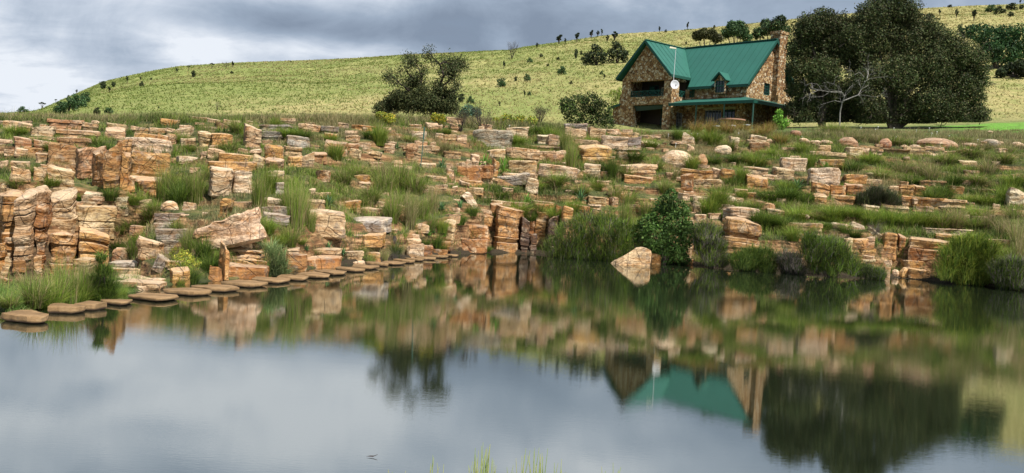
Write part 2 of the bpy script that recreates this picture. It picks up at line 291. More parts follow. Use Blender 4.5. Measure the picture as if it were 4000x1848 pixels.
def H(x, y):
    x = np.asarray(x, float); y = np.asarray(y, float); u = x/np.maximum(y, 1.)
    d0 = np.interp(u, SU, SD); d1 = np.interp(u, EU, ED); z1 = np.interp(u, EU, EZ); zb = np.interp(u, BU, BZ)
    t = (y-d0)/(d1-d0); N = P3(x, y)
    wob = fbm(N*.33, 3, 3); tc = np.clip(t, 0, 1)
    zc = np.interp(u, (-.6, -.44, -.38, -.25, -.12, -.06, .06, .12, .3, .42, .6), (2.05, 2.05, .8, .8, .9, 1.6, 1.7, 1.1, 1.2, 1.3, 1.0))
    cl = np.clip((t*(d1-d0)-.25+.25*wob)/.9, 0, 1); cl = cl*cl*(3-2*cl)
    low = .12+(zc-.12)*cl
    s = np.clip((t-.05)/.95, 0, 1)
    zl = low+(z1-zc)*s+.22*wob*(1-np.abs(2*tc-1))
    nst = .62; q = zl/nst+.35*fbm(N*.16, 2, 9); f = q-np.floor(q); st = np.clip((f-.72)/.28, 0, 1); st = st*st*(3-2*st)
    zt = (np.floor(q)+.35*f+.65*st-(q-zl/nst))*nst
    m = np.clip(t/.1, 0, 1)*np.clip((1-t)/.06, 0, 1)
    lw = np.clip((-.17-u)/.05, 0, 1); zl2 = left_profile(u, t)
    q = zl2/nst+.3*fbm(N*.2, 2, 9); f = q-np.floor(q); st = np.clip((f-.72)/.28, 0, 1); st = st*st*(3-2*st); zt2 = (np.floor(q)+.35*f+.65*st-(q-zl2/nst))*nst
    m2 = np.clip((t-.1)/.1, 0, 1)*np.clip((1-t)/.06, 0, 1)*np.where(u < -.41, .35, .7); zl2 = zl2*(1-m2)+zt2*m2+.12*wob*np.clip(t*6, 0, 1)*np.clip((1-t)*6, 0, 1)
    z = zl*(1-m*.85)+zt*m*.85
    z = z*(1-lw)+zl2*lw
    z = z+.05*fbm(N*2.2, 2, 5)*np.clip(t*8, 0, 1)
    k = np.clip((y-d1)/(85-d1), 0, 1); zp = z1+(zb-z1)*k+.05*fbm(N*.5, 2, 8)*np.clip((1-k)*3, 0, 1)
    z = np.where(t > 1, zp, z)
    s2 = (y-85)/(DC-85); zcst = np.interp(u, CU, CZ)
    zh = zb+(zcst-zb)*s2+np.clip(s2, 0, 1)*np.clip((1-s2)*4, 0, 1)*(1.3*fbm(P3(x/28, y/40), 3, 21)+.35*fbm(P3(x/5, y/8), 2, 31))
    over = np.clip(s2-1, 0, None); zh = np.where(s2 > 1, zcst-over*30-over*over*60, zh)
    z = np.where(s2 > 0, zh, z)
    under = np.clip(-(y-d0)/2.0, 0, 1); z = np.where(y < d0, .12-1.3*under, z)
    return z
def ground_at(x, y): return float(H(np.array([x]), np.array([y]))[0])
_D = np.concatenate([np.arange(10, 70, .04), np.arange(70, 330, .5)])
def hit(px, py, dmin=0):
    d = ray(px, py); P = cO[None, :]+d[None, :]*(_D/d[1])[:, None]; hz = H(P[:, 0], P[:, 1]); hz = np.where(_D < dmin, -99, hz)
    i = np.nonzero((P[:, 2] <= hz) & ((hz > -.5) | (_D > np.interp(d[0]/d[1], SU, SD)+.2)))[0]
    if len(i): return P[i[0]]
    if d[2] < 0: return cO+d*(2.5/-d[2])
    return None
def build_terrain():
    us = np.concatenate([np.linspace(-1.3, -.62, 40)[:-1], np.linspace(-.62, .62, 620), np.linspace(.62, 1.3, 40)[1:]])
    nd1 = 330; nu = len(us)
    d0 = np.interp(us, SU, SD); d1 = np.interp(us, EU, ED)
    rows = []
    for k in range(8): rows.append(d0-2.6+k*.32)
    for k in range(nd1): s = k/nd1; rows.append(d0+(d1-d0)*(s*.55+s*s*.45)+.0)
    for k in range(60): rows.append(d1+(85-d1)*(k/60))
    for k in range(150): rows.append(np.full(nu, 85+(DC-85)*k/150))
    for k in range(24): rows.append(np.full(nu, DC+k*6.))
    D = np.array(rows); Xg = D*us[None, :]; Z = H(Xg, D); nr = D.shape[0]
    V = np.stack([Xg, D, Z], -1).reshape(-1, 3)
    i = np.arange(nr-1)[:, None]*nu+np.arange(nu-1)[None, :]; i = i.ravel(); F = np.stack([i, i+1, i+nu+1, i+nu], -1)
    o = link('hillside', mesh('hillside', V, F, M_GROUND, True)); tag(o, kind='structure')
    b = MB(); b.add([(-900, -300, -1.25), (900, -300, -1.25), (900, 1500, -1.25), (-900, 1500, -1.25)], [(0, 1, 2, 3)]); tag(b.build('pool_bed', flat('pool_mud', (.05, .045, .03), .9)), kind='structure')
    # bank on the viewer's side
    nx, ny = 80, 30; xs = np.linspace(-60, 60, nx); V = []; F = []
    for j in range(ny):
        for k in range(nx):
            y = 7.0-j*.9+.35*math.sin(xs[k]*.5)+.2*math.sin(xs[k]*1.7+1); z = -.5+1.2*(1-math.exp(-j*.35)); V.append((xs[k], y, z))
    for j in range(ny-1):
        for k in range(nx-1): a = j*nx+k; F.append((a, a+nx, a+nx+1, a+1))
    tag(link('near_bank', mesh('near_bank', V, F, M_GROUND, True)), kind='structure')
    line = [tuple(onwater(x, y)) for x, y in SHORE if x <= 1750]; line = [(a, b+.55, 0) for a, b, c in line if not (abs(a+8.52) < .01)]
    pts = [(-9.5, 5, 0), (-60, 5, 0), (-60, -5, 0), (120, -5, 0), (120, 60, 0), (-1.5, 60, 0)]+line[::-1]; m = MB(); m.add(pts, [tuple(range(len(pts)))]); tag(m.build('water', M_WATER), kind='structure')
build_terrain()
# ------------------------------------------------------------------ stone house
HA = math.radians(41.5); hE = np.array([math.sin(HA), -math.cos(HA)]); hN = -np.array([math.cos(HA), math.sin(HA)])
HC = (19.473, 80.0)
house = link('stone_house', None, loc=(HC[0], HC[1], 0)); house.rotation_euler[2] = HA-math.pi/2
tag(house, 'two-storey fieldstone house with a teal green sheet metal roof and a stone chimney', 'house')
# local axes: x = along the ridge towards the right gable, y = -N (towards the back)
def L(a, b, z): return (a, -b, z)
def hb(m, a0, a1, b0, b1, z0, z1): return m.box((min(a0, a1), -max(b0, b1), z0), (max(a0, a1), -min(b0, b1), z1))
GZ = 8.3; T = .4
def wall_front(m, a0, a1, b, z0, z1, holes, th=T):
    """wall facing +b with rectangular holes (a0,a1,z0,z1), built from butted boxes"""
    xs = sorted({a0, a1, *[h[0] for h in holes], *[h[1] for h in holes]})
    for p, q_ in zip(xs[:-1], xs[1:]):
        hs = sorted([h for h in holes if h[0] <= p+1e-6 and h[1] >= q_-1e-6], key=lambda h: h[2]); z = z0
        for h in hs:
            if h[2] > z+1e-6: hb(m, p, q_, b-th, b, z, h[2])
            z = h[3]
        if z < z1-1e-6: hb(m, p, q_, b-th, b, z, z1)
def wall_side(m, a, b0, b1, z0, z1, holes, th=T):
    xs = sorted({b0, b1, *[h[0] for h in holes], *[h[1] for h in holes]})
    for p, q_ in zip(xs[:-1], xs[1:]):
        hs = sorted([h for h in holes if h[0] <= p+1e-6 and h[1] >= q_-1e-6], key=lambda h: h[2]); z = z0
        for h in hs:
            if h[2] > z+1e-6: hb(m, a-th, a, p, q_, z, h[2])
            z = h[3]
        if z < z1-1e-6: hb(m, a-th, a, p, q_, z, z1)
m = MB()
# main block: front (with openings), right gable, back, left
wall_front(m, -6.6, 0, 0, GZ, 12.72, [(-6.2, -5.55, 11.95, 13.), (-4.3, -2.5, 9.5, 10.75), (-2.35, -1.05, 8.75, 10.75), (-2.95, -1.95, 12.2, 13.)])
wall_side(m, 0, -6.9, -.4, GZ, 12.72, [(-3.45, -2.55, 12.26, 12.72)])
hb(m, -12.6, -.4, -6.9, -6.5, GZ, 12.7); hb(m, -12.6, -12.2, -6.5, -.5, GZ, 12.7)
def gable_side(m, a, th, b0, b1, z0, zt, bm): m.prism([L(a, b0, z0), L(a, b1, z0), L(a, bm, zt)], (-th, 0, 0))
# right gable in three pieces around the upstairs window (12.26..13.3)
m.prism([L(0, -6.9, 12.72), L(0, -3.45, 12.72), L(0, -3.45, 17.0), ], (-T, 0, 0))
sl = (17.0-12.9)/3.45
m.prism([L(0, -2.55, 12.72), L(0, 0, 12.72), L(0, -2.55, 12.9+sl*2.55)], (-T, 0, 0))
m.prism([L(0, -3.45, 13.3), L(0, -2.55, 13.3), L(0, -2.55, 12.9+sl*2.55), L(0, -3.45, 17.0)], (-T, 0, 0))
gable_side(m, -12.2, T, -6.9, 0, 12.7, 16.9, -3.45)
# wing: left wall, right wall with veranda openings, front piers
wall_side(m, -12.2, -.5, 1.6, GZ, 13.9, [])
wall_side(m, -6.6, -.0, 1.6, GZ, 13.7, [(.0, .95, 11.95, 13.35), (.2, 1.1, 8.75, 10.55)])
wall_front(m, -12.6, -6.6, 2.0, GZ, 13.62, [(-11.35, -7.5, 8.2, 11.2), (-11.55, -7.5, 11.95, 13.4)])
m.prism([L(-12.6, 2.0, 13.62), L(-6.6, 2.0, 13.62), L(-9.7, 2.0, 16.95)], (0, T, 0))
# buttress left of the wing and lean-to wall
m.prism([L(-13.2, 2.02, GZ), L(-12.6, 2.02, GZ), L(-12.6, 2.02, 12.3), L(-12.75, 2.02, 12.3)], (0, .8, 0))
m.prism([L(-13.9, 1.95, GZ), L(-13.15, 1.95, GZ), L(-12.9, 1.95, 11.2), L(-13.6, 1.95, 11.05)], (0, 1.8, 0))
m.prism([L(-11.35, 1.99, GZ), L(-10.5, 1.99, GZ), L(-11.2, 1.99, 11.2), L(-11.35, 1.99, 11.2)], (0, .35, 0))
wall = m.build('wall', M_WALL, house)
# rooms behind the openings
m = MB(); hb(m, -12.2, -6.95, -.5, -.4, 8.6, 13.9); hb(m, -12.19, -6.61, -.4, 1.6, 11.45, 11.6); hb(m, -12.19, -6.61, -.4, 1.6, 13.72, 13.8)
hb(m, -6.6, -.4, -2.6, -2.5, 8.6, 12.7); hb(m, -6.6, -.4, -2.5, -.4, 11.5, 11.6)
m.build('inner_wall', M_DARKIN, house)
# roofs
RH = 17.2; RS = (RH-12.85)/(3.45+.45)
def roof_plane(m, P, th=.07):  # polygon with thickness downward
    m.prism(P, (0, 0, -th))
m = MB()
roof_plane(m, [L(.42, .45, 12.85), L(.42, -3.45, RH), L(-12.9, -3.45, RH), L(-12.9, .45-.93/RS, 13.78), L(-9.7, .45-4.27/RS, 17.12), L(-6.35, .45-.93/RS, 13.78), L(-6.0, .45, 12.85)])
roof_plane(m, [L(.42, -7.35, 12.85), L(-12.9, -7.35, 12.85), L(-12.9, -3.45, RH), L(.42, -3.45, RH)])
roof = m.build('roof', M_ROOF, house); m = MB()
def mainz(b): return 12.85+(.45-b)*RS
for k in range(19):
    a = .1-k*.68; b0 = .47 if a > -6.0 else .45-.93/RS-(-6.35-a)*(3.34/3.35)/RS if a > -9.6 else -3.2
    j = MB(); j.bar(L(a, b0, mainz(b0)+.008), L(a, -3.42, RH-.024), .03, .02); j.build('sheet_joint', M_SEAM, roof)
m.bar(L(.43, -3.45, RH+.03), L(-12.9, -3.45, RH+.03), .3, .06); m.build('ridge_cap', M_ROOF, roof); m = MB()
# wing roof
WZ = 17.12; WE = 13.78; WS = (WZ-WE)/3.25
def wb(z): return .45-(z-12.85)/RS       # where height z meets the main roof
roof_plane(m, [L(-6.4, 2.45, WE), L(-9.7, 2.45, WZ), L(-9.7, wb(WZ)-.1, WZ), L(-6.4, wb(WE)-.05, WE)])
roof_plane(m, [L(-13.0, 2.45, WE), L(-13.0, wb(WE)-.05, WE), L(-9.7, wb(WZ)-.1, WZ), L(-9.7, 2.45, WZ)])
wing_roof = m.build('wing_roof', M_ROOF, house); m = MB()
for k in range(6):
    b = 1.9-k*.68
    j = MB(); j.bar(L(-6.42, b, WE+.02) if b > wb(WE) else L(-9.7+(WZ-mainz(b))/WS*1.0, b, mainz(b)), L(-9.68, b, WZ+.0), .03, .02); j.build('sheet_joint', M_SEAM, wing_roof)
m = MB(); m.bar(L(-9.7, 2.46, WZ+.03), L(-9.7, -3.3, WZ+.03), .26, .06); m.build('ridge_cap', M_ROOF, wing_roof); m = MB()
# porch roof with hip
m.prism([L(2.65, 2.75, 11.13), L(.02, .02, 11.78), L(-6.56, .02, 11.78), L(-6.2, 2.75, 11.13)], (0, 0, -.05))
m.prism([L(2.65, 2.75, 11.13), L(2.65, -6.5, 11.13), L(.02, -6.5, 11.78), L(.02, .02, 11.78)], (0, 0, -.05))
m.build('porch_roof', M_ROOF, house); m = MB()
m.prism([L(-14.1, 2.1, 11.1), L(-12.62, 2.1, 11.4), L(-12.62, -.5, 11.4), L(-14.1, -.5, 11.1)], (0, 0, -.06))
m.build('lean_to_roof', M_ROOF, house)
# dormer (child of the roof)
d = MB(); d.prism([L(-1.68, .75, 13.28), L(-2.45, .75, 14.0), L(-2.45, wb(14.0), 14.0), L(-1.68, wb(13.28)-.1, 13.28)], (0, 0, -.06)); d.prism([L(-3.22, .75, 13.28), L(-3.22, wb(13.28)-.1, 13.28), L(-2.45, wb(14.0), 14.0), L(-2.45, .75, 14.0)], (0, 0, -.06))
d.build('dormer_roof', M_ROOF, roof)
d = MB(); hb(d, -3.02, -2.93, .005, .55, 12.1, 13.25); hb(d, -1.97, -1.88, .005, .55, 12.1, 13.25); hb(d, -2.93, -1.97, .005, .55, 12.1, 12.2); d.prism([L(-3.02, .55, 13.255), L(-1.88, .55, 13.255), L(-2.45, .55, 13.85)], (0, .9, 0)); d.build('dormer_wall', M_WALL, roof)
# trim
m = MB()
def bb(p, q_, w=.05, h=.24): m = MB(); m.bar(L(*p), L(*q_), w, h); m.build('fascia', M_FASC, house)
bb((.44, .5, 12.72), (-1.55, .5, 12.72)); bb((-3.35, .5, 12.72), (-6.0, .5, 12.72)); bb((.46, .5, 12.76), (.46, -3.45, RH-.1), .05, .2); bb((.46, -7.35, 12.76), (.46, -3.45, RH-.1), .05, .2)
bb((-6.38, 2.45, WE-.1), (-6.38, wb(WE), WE-.1)); bb((-13.02, 2.45, WE-.1), (-13.02, -1.5, WE-.1)); bb((-6.4, 2.5, WE-.1), (-9.7, 2.5, WZ-.1), .05, .22); bb((-13.0, 2.5, WE-.1), (-9.7, 2.5, WZ-.1), .05, .22)
bb((-6.2, 2.78, 11.02), (2.68, 2.78, 11.02), .05, .26); bb((2.68, 2.75, 11.02), (2.68, -6.5, 11.02), .05, .26); bb((-6.22, 2.75, 11.02), (-6.22, 1.9, 11.1), .05, .2)
bb((-14.1, 2.14, 11.0), (-12.64, 2.14, 11.3), .05, .22); bb((-1.68, .78, 13.2), (-2.45, .78, 13.93), .05, .12); bb((-3.22, .78, 13.2), (-2.45, .78, 13.93), .05, .12)
m = MB(); hb(m, -.47, .53, -4.92, -3.72, 12.0, 17.75); hb(m, .005, .53, -4.92, -3.72, GZ, 11.995); hb(m, -.52, .58, -4.97, -3.67, 17.755, 18.0); hb(m, .53, .8, -5.2, -3.6, GZ, 12.3)
m.build('chimney', M_WALL, house)
for a, b in ((-3.17, 2.7), (-.24, 2.7), (2.62, 2.7), (2.62, -1.2)):
    m = MB(); m.bar(L(a, b, 8.4), L(a, b, 10.95), .09); m.build('porch_post', M_POST, house)
def window(a0, a1, b, z0, z1, nx, nz, side=False, name='window', mat=None):
    f = MB(); gl = MB()
    def Q(s, d, z): return L(d, s, z) if side else L(s, d, z)
    def bx(s0, s1, d0, d1, z0, z1, mm):
        p = Q(s0, d0, z0); r = Q(s1, d1, z1); mm.box(tuple(min(p[i], r[i]) for i in range(3)), tuple(max(p[i], r[i]) for i in range(3)))
    w = .055
    bx(a0, a1, b-.1, b-.03, z0, z0+w, f); bx(a0, a1, b-.1, b-.03, z1-w, z1, f); bx(a0, a0+w, b-.1, b-.03, z0+w, z1-w, f); bx(a1-w, a1, b-.1, b-.03, z0+w, z1-w, f)
    for k in range(1, nx): s = a0+(a1-a0)*k/nx; bx(s-.018, s+.018, b-.09, b-.05, z0+w, z1-w, f)
    for k in range(1, nz): z = z0+(z1-z0)*k/nz; bx(a0+w, a1-w, b-.085, b-.055, z-.014, z+.014, f)
    fo = f.build(name, mat or M_FASC, house); bx(a0+w, a1-w, b-.13, b-.105, z0+w, z1-w, gl); gl.build('pane', M_GLASS, fo); return fo
window(-4.3, -2.5, -.05, 9.5, 10.75, 5, 4, mat=M_BARS); window(-2.35, -1.05, -.05, 8.75, 10.75, 3, 5); window(-2.93, -1.97, .53, 12.2, 13.25, 3, 4, mat=M_FASC)
window(-3.43, -2.57, -.02, 12.28, 13.28, 3, 4, side=True, mat=M_FASC)
dr = window(.2, 1.1, -6.62, 8.75, 10.55, 4, 6, side=True, name='door', mat=M_BARS)
hnd = MB(); hnd.box(L(-6.6, .36, 9.6), L(-6.56, .32, 9.72)); hnd.build('handle', M_BARS, dr)
window(-9.6, -8.8, -.28, 9.4, 11.0, 2, 3); window(-8.6, -7.7, -.28, 11.7, 13.2, 2, 3)
ir = window(-11.2, -10.1, -.28, 12.5, 13.3, 2, 1); gp = MB(); gp.prism([L(-11.12, -.34, 12.58), L(-10.3, -.34, 12.58), L(-10.75, -.34, 13.2), L(-11.12, -.34, 13.2)], (0, -.01, 0)); gp.build('green_roof_view', M_ROOF, ir)  # green panel put in for the roof seen through this window
m = MB(); hb(m, -4.35, -1.0, 0.0, .06, 10.82, 10.98); m.build('lintel', M_TIMB, house)
m = MB(); m.prism([L(-11.2, 1.75, 11.15), L(-7.6, 1.75, 11.15), L(-7.6, 1.55, 10.85), L(-11.0, 1.55, 10.7)], (0, .06, 0)); m.build('awning', M_CLOTH, house)
def railing(P, n, name='balcony_railing'):
    m = MB(); (a0, b0), (a1, b1) = P; z0, z1 = 12.02, 12.5
    for z in (z0, z1): m.bar(L(a0, b0, z), L(a1, b1, z), .05)
    for k in range(n+1): s = k/n; a = a0+(a1-a0)*s; b = b0+(b1-b0)*s; m.bar(L(a, b, z0), L(a, b, z1), .04)
    for k in range(n):
        s = k/n; t = (k+1)/n; p = (a0+(a1-a0)*s, b0+(b1-b0)*s); r = (a0+(a1-a0)*t, b0+(b1-b0)*t); m.bar(L(*p, z0), L(*r, z1), .035); m.bar(L(*p, z1), L(*r, z0), .035)
    m.build(name, M_FASC, house)
railing(((-11.5, 1.9), (-7.52, 1.9)), 6); railing(((-6.65, .02), (-6.65, .93)), 2); railing(((-6.55, -.08), (-5.6, -.08)), 2)
def hw(a, b, z): return (HC[0]+hE[0]*a+hN[0]*b, HC[1]+hE[1]*a+hN[1]*b, z)
HR = house.rotation_euler[2]
# balcony chair, satellite dish, mast
o = link('balcony_chair', None, loc=hw(-8.15, 1.5, 11.6), rz=HR); tag(o, 'pale slatted chair standing on the upper balcony of the stone house', 'chair')
m = MB(); m.box((-.22, -.2, .4), (.22, .22, .44)); m.build('seat', M_TIMB, o)
m = MB(); m.bar((-.2, .22, .44), (-.2, .26, 1.25), .04); m.bar((.2, .22, .44), (.2, .26, 1.25), .04)
for k in range(4): m.bar((-.2, .245, .62+k*.19), (.2, .245, .62+k*.19), .05)
m.build('backrest', M_TIMB, o)
for sx in (-1, 1):
    for sy in (-1, 1): m = MB(); m.bar((sx*.2, sy*.18, 0), (sx*.2, sy*.18, .4), .04); m.build('leg', M_TIMB, o)
dp = hw(-6.0, 2.35, 12.85); sdh = link('satellite_dish', None, loc=dp); tag(sdh, 'white round satellite dish fixed at the corner of the stone gable wing', 'satellite dish')
V = []; F = []; nr, na = 7, 28
for i in range(nr+1):
    for j in range(na): r = .39*i/nr; t = 2*math.pi*j/na; V.append((r*math.cos(t), .10-.10*(i/nr)**2*1.0, r*1.06*math.sin(t)))
for i in range(nr):
    for j in range(na): F.append((i*na+j, i*na+(j+1) % na, (i+1)*na+(j+1) % na, (i+1)*na+j))
ds = link('dish', mesh('dish', V, F, M_WHITE, True), sdh, rz=.05); sm = ds.modifiers.new('thick', 'SOLIDIFY'); sm.thickness = .02; ds.rotation_euler[0] = -.12
m = MB(); m.bar((.05, .05, -.38), (.02, -.42, -.12), .025); m.box((-.04, -.48, -.15), (.08, -.40, -.05)); m.build('receiver_arm', M_BARS, sdh)
m = MB(); m.bar((-.02, .12, 0), (-.35, .42, -.02), .05); m.build('wall_bracket', M_BARS, sdh)
mp = hw(-6.12, 2.42, 13.25); ms = link('antenna_mast', None, loc=mp); tag(ms, 'tall thin white mast with a flat white antenna head rising above the wing roof', 'mast')
m = MB(); m.tube([(0, 0, 0), (.03, 0, 2.85)], [.024, .02], 8); m.build('pole', M_WHITE, ms)
m = MB(); m.prism([(-.55, -.05, 2.80), (.05, -.05, 2.76), (.05, -.05, 2.86), (-.5, -.05, 2.95)], (0, .12, 0)); m.build('antenna_head', flat('cream_plastic', (.72, .68, .52), .5, .05), ms)
# garden table and stools
def at(px, py, D): return atd(px, py, D)
tp = at(2861, 466, 73.); tz = ground_at(tp[0], tp[1]); tb = link('stone_table', None, loc=(tp[0], tp[1], tz)); th = max(.74, tp[2]-tz)
tag(tb, 'round reddish stone table on a dark pedestal in front of the porch', 'table')
m = MB(); m.disc((0, 0), 1.03, th-.09, th, 28, .02); m.build('table_top', M_TOP, tb); m = MB(); m.disc((0, 0), .3, 0, th-.09, 14); m.build('pedestal', M_TOP, tb)
for px, py, w, lb in ((2797, 491, 30, 'left of the three white stools half hidden in grass by the stone table'), (2859, 492, 29, 'middle of the three white stools half hidden in grass by the stone table'), (2916, 497, 29, 'right of the three white stools half hidden in grass by the stone table')):
    p = at(px, py, 71.5); z = ground_at(p[0], p[1]); o = link('stool', None, loc=(p[0], p[1], z)); tag(o, lb, 'stool', 'white stools round the garden table'); hh = max(.42, p[2]-z); r = w*71.5/3600/2
    m = MB(); m.disc((0, 0), r, hh-.07, hh, 18); m.build('seat', M_WHITE, o); m = MB(); m.disc((0, 0), r*.5, 0, hh-.07, 12); m.build('base', M_TOP, o)
# thin green post on the slope
b = hit(1642, 662); pt = link('marker_post', None, loc=b); tag(pt, 'thin tall green post standing in the long grass on the slope', 'post')
m = MB(); hh = 165*b[1]/3600; m.tube([(0, 0, -.1), (.06, 0, hh*.72)], [.02, .02], 6); m.build('pole', M_POST, pt); m = MB(); m.tube([(.06, 0, hh*.72), (.085, 0, hh)], [.035, .03], 6); m.build('tip', M_POST, pt)
# ------------------------------------------------------------------ rocks
TINT = dict(c=(.55, .405, .235), w=(.63, .515, .355), o=(.52, .30, .115), r=(.42, .25, .13), g=(.34, .305, .265), b=(.33, .175, .10), k=(.36, .175, .065), z=(.085, .062, .05))
CW = dict(c='cream', w='pale whitish', o='orange', r='reddish brown', g='grey weathered', b='dark brown', k='rust coloured', z='black water-stained')
def rock(w, h, dep, kind, seed, tilt=0.):
    """stratified sandstone block: irregular polygon plan, stacked layers with grooves, chipped by noise"""
    r = np.random.default_rng(seed); n = int(np.clip(2*(w+dep)/.09, 26, 64)); th = np.linspace(0, 2*math.pi, n, endpoint=False)
    if kind == 'r': ne = 9; ang = np.linspace(0, 2*math.pi, ne, endpoint=False)+r.normal(0, .25, ne); dd = r.uniform(.88, 1.0, ne); ex = .9
    else: ne = 8; ang = np.array([0, 90, 180, 270, 45, 135, 225, 315])*math.pi/180+r.normal(0, .13, 8); dd = np.concatenate([r.uniform(.9, 1.0, 4), r.uniform(1.12, 1.42, 4)])
    rad = np.min(np.where(np.cos(th[None]-ang[:, None]) > .05, dd[:, None]/np.maximum(np.cos(th[None]-ang[:, None]), .05), 9), axis=0)
    nl = {'s': int(np.clip(round(h/.25), 2, 5)), 'b': int(np.clip(round(h/r.uniform(.6, 1.1)), 1, 3)), 't': int(np.clip(round(h/.28), 3, 9)), 'r': 1, 'w': 1}[kind]
    cuts = np.concatenate([[0], np.sort(r.uniform(.12, .88, nl-1)), [1]]); rings = []; 
    for k in range(nl):
        a, b = cuts[k], cuts[k+1]; q = r.uniform(.90, 1.03) if kind != 's' else r.uniform(.90, 1.04) if kind != 't' else r.uniform(.96, 1.02)
        if kind == 's' and k == nl-1: q = 1.04
        ox, oy = r.normal(0, .02 if kind != 't' else .006, 2); m = max(2, int((b-a)*h/.09)+1)
        if kind in 'rw':
            m = max(6, m)
            for s in np.linspace(0, 1, m):
                pr = (1-abs(2*s-.85)**2.6*.42) if kind == 'r' else (1-.1*s-.35*max(0, s-.75)**1.0)
                rings.append((s, pr, ox, oy))
        else:
            rings.append((a+.004, q*(.93 if k else .8), ox, oy))
            for s in np.linspace(.08, .93, m): rings.append((a+(b-a)*s, q*(1+.015*math.sin(s*9+k)), ox, oy))
            rings.append((b-.002, q*.955, ox, oy))
            if k < nl-1: rings.append((b, q*(r.uniform(.82, .92) if kind != 't' else r.uniform(.92, .97)), ox, oy))
    top = rings[-1]
    for c in (.78, .5, .22): rings.append((top[0]+.012*(1-c), top[1]*c, top[2], top[3]))
    V = []
    c = np.cos(th)*rad; s = np.sin(th)*rad
    for z, q, ox, oy in rings: V.append(np.stack([(c*q+ox)*w/2*.97, (s*q+oy)*dep/2*.97, np.full(n, z*h)], -1))
    V = np.concatenate(V); nr = len(rings)
    # top is uneven: slope and dips
    sx, sy = r.normal(0, .10, 2); zt = 1+(sx*V[:, 0]/w*2+sy*V[:, 1]/dep*2)*.7+(.12*vnoise(V*np.array([1.3/w, 1.3/dep, 0])+seed % 97, 4)); 
    if kind == 'w': zt = zt*(1-.55*np.clip(V[:, 0]/w+.1, -.2, .6))*(1-.3*np.clip(V[:, 1]/dep, 0, .5))
    V[:, 2] = V[:, 2]*zt
    Nn = V*1.0+seed % 911
    amp = .055*min(1, (w*h)**.5/.5)
    strat = vnoise(np.stack([V[:, 0]*1.2, V[:, 1]*1.2, V[:, 2]*11], -1)+seed % 37, 6)
    out = np.stack([V[:, 0]/w, V[:, 1]/dep, 0*V[:, 0]], -1); ln = np.linalg.norm(out, axis=1, keepdims=True)+1e-6; out = out/ln
    chip = np.round(vnoise(V*np.array([3.1, 3.1, 4.5])+seed % 53, 8)*2.2)/2.2; chip2 = np.round(fbm(V*np.array([1.3, 1.3, 2.2])+seed % 31, 2, 9)*2)/2
    V = V+out*(strat[:, None]*amp*.45+chip[:, None]*amp*.5+chip2[:, None]*amp*.7)+amp*.5*np.stack([fbm(Nn*2.3, 3, 1), fbm(Nn*2.3, 3, 2), fbm(Nn*2.3, 3, 3)*.5], -1)
    F = []
    i = np.arange(n); j = (i+1) % n
    F = [np.stack([k*n+i, k*n+j, (k+1)*n+j, (k+1)*n+i], -1) for k in range(nr-1)]
    cp = len(V); V = np.concatenate([V, [V[(nr-1)*n:].mean(0)], [[0, 0, -.02]]])
    Q = np.concatenate(F)
    F = [tuple(q) for q in Q.tolist()]+[((nr-1)*n+a, (nr-1)*n+b, cp) for a, b in zip(i.tolist(), j.tolist())]+[(b, a, cp+1) for a, b in zip(i.tolist(), j.tolist())]
    if tilt:
        t = math.radians(tilt); V = V-[0, 0, h/2]; V = np.stack([V[:, 0]*math.cos(t)+V[:, 2]*math.sin(t), V[:, 1], -V[:, 0]*math.sin(t)+V[:, 2]*math.cos(t)], -1)+[0, 0, h/2]
    return V, F
TILE = dict(A=(0, 440), B=(600, 440), C=(1200, 440), D=(1800, 440), E=(2400, 440), F=(3000, 440), G=(3400, 440), a=(0, 800), b=(600, 800), c=(1200, 750), d=(1800, 750), e=(2400, 750), f=(3000, 750), g=(3400, 750))
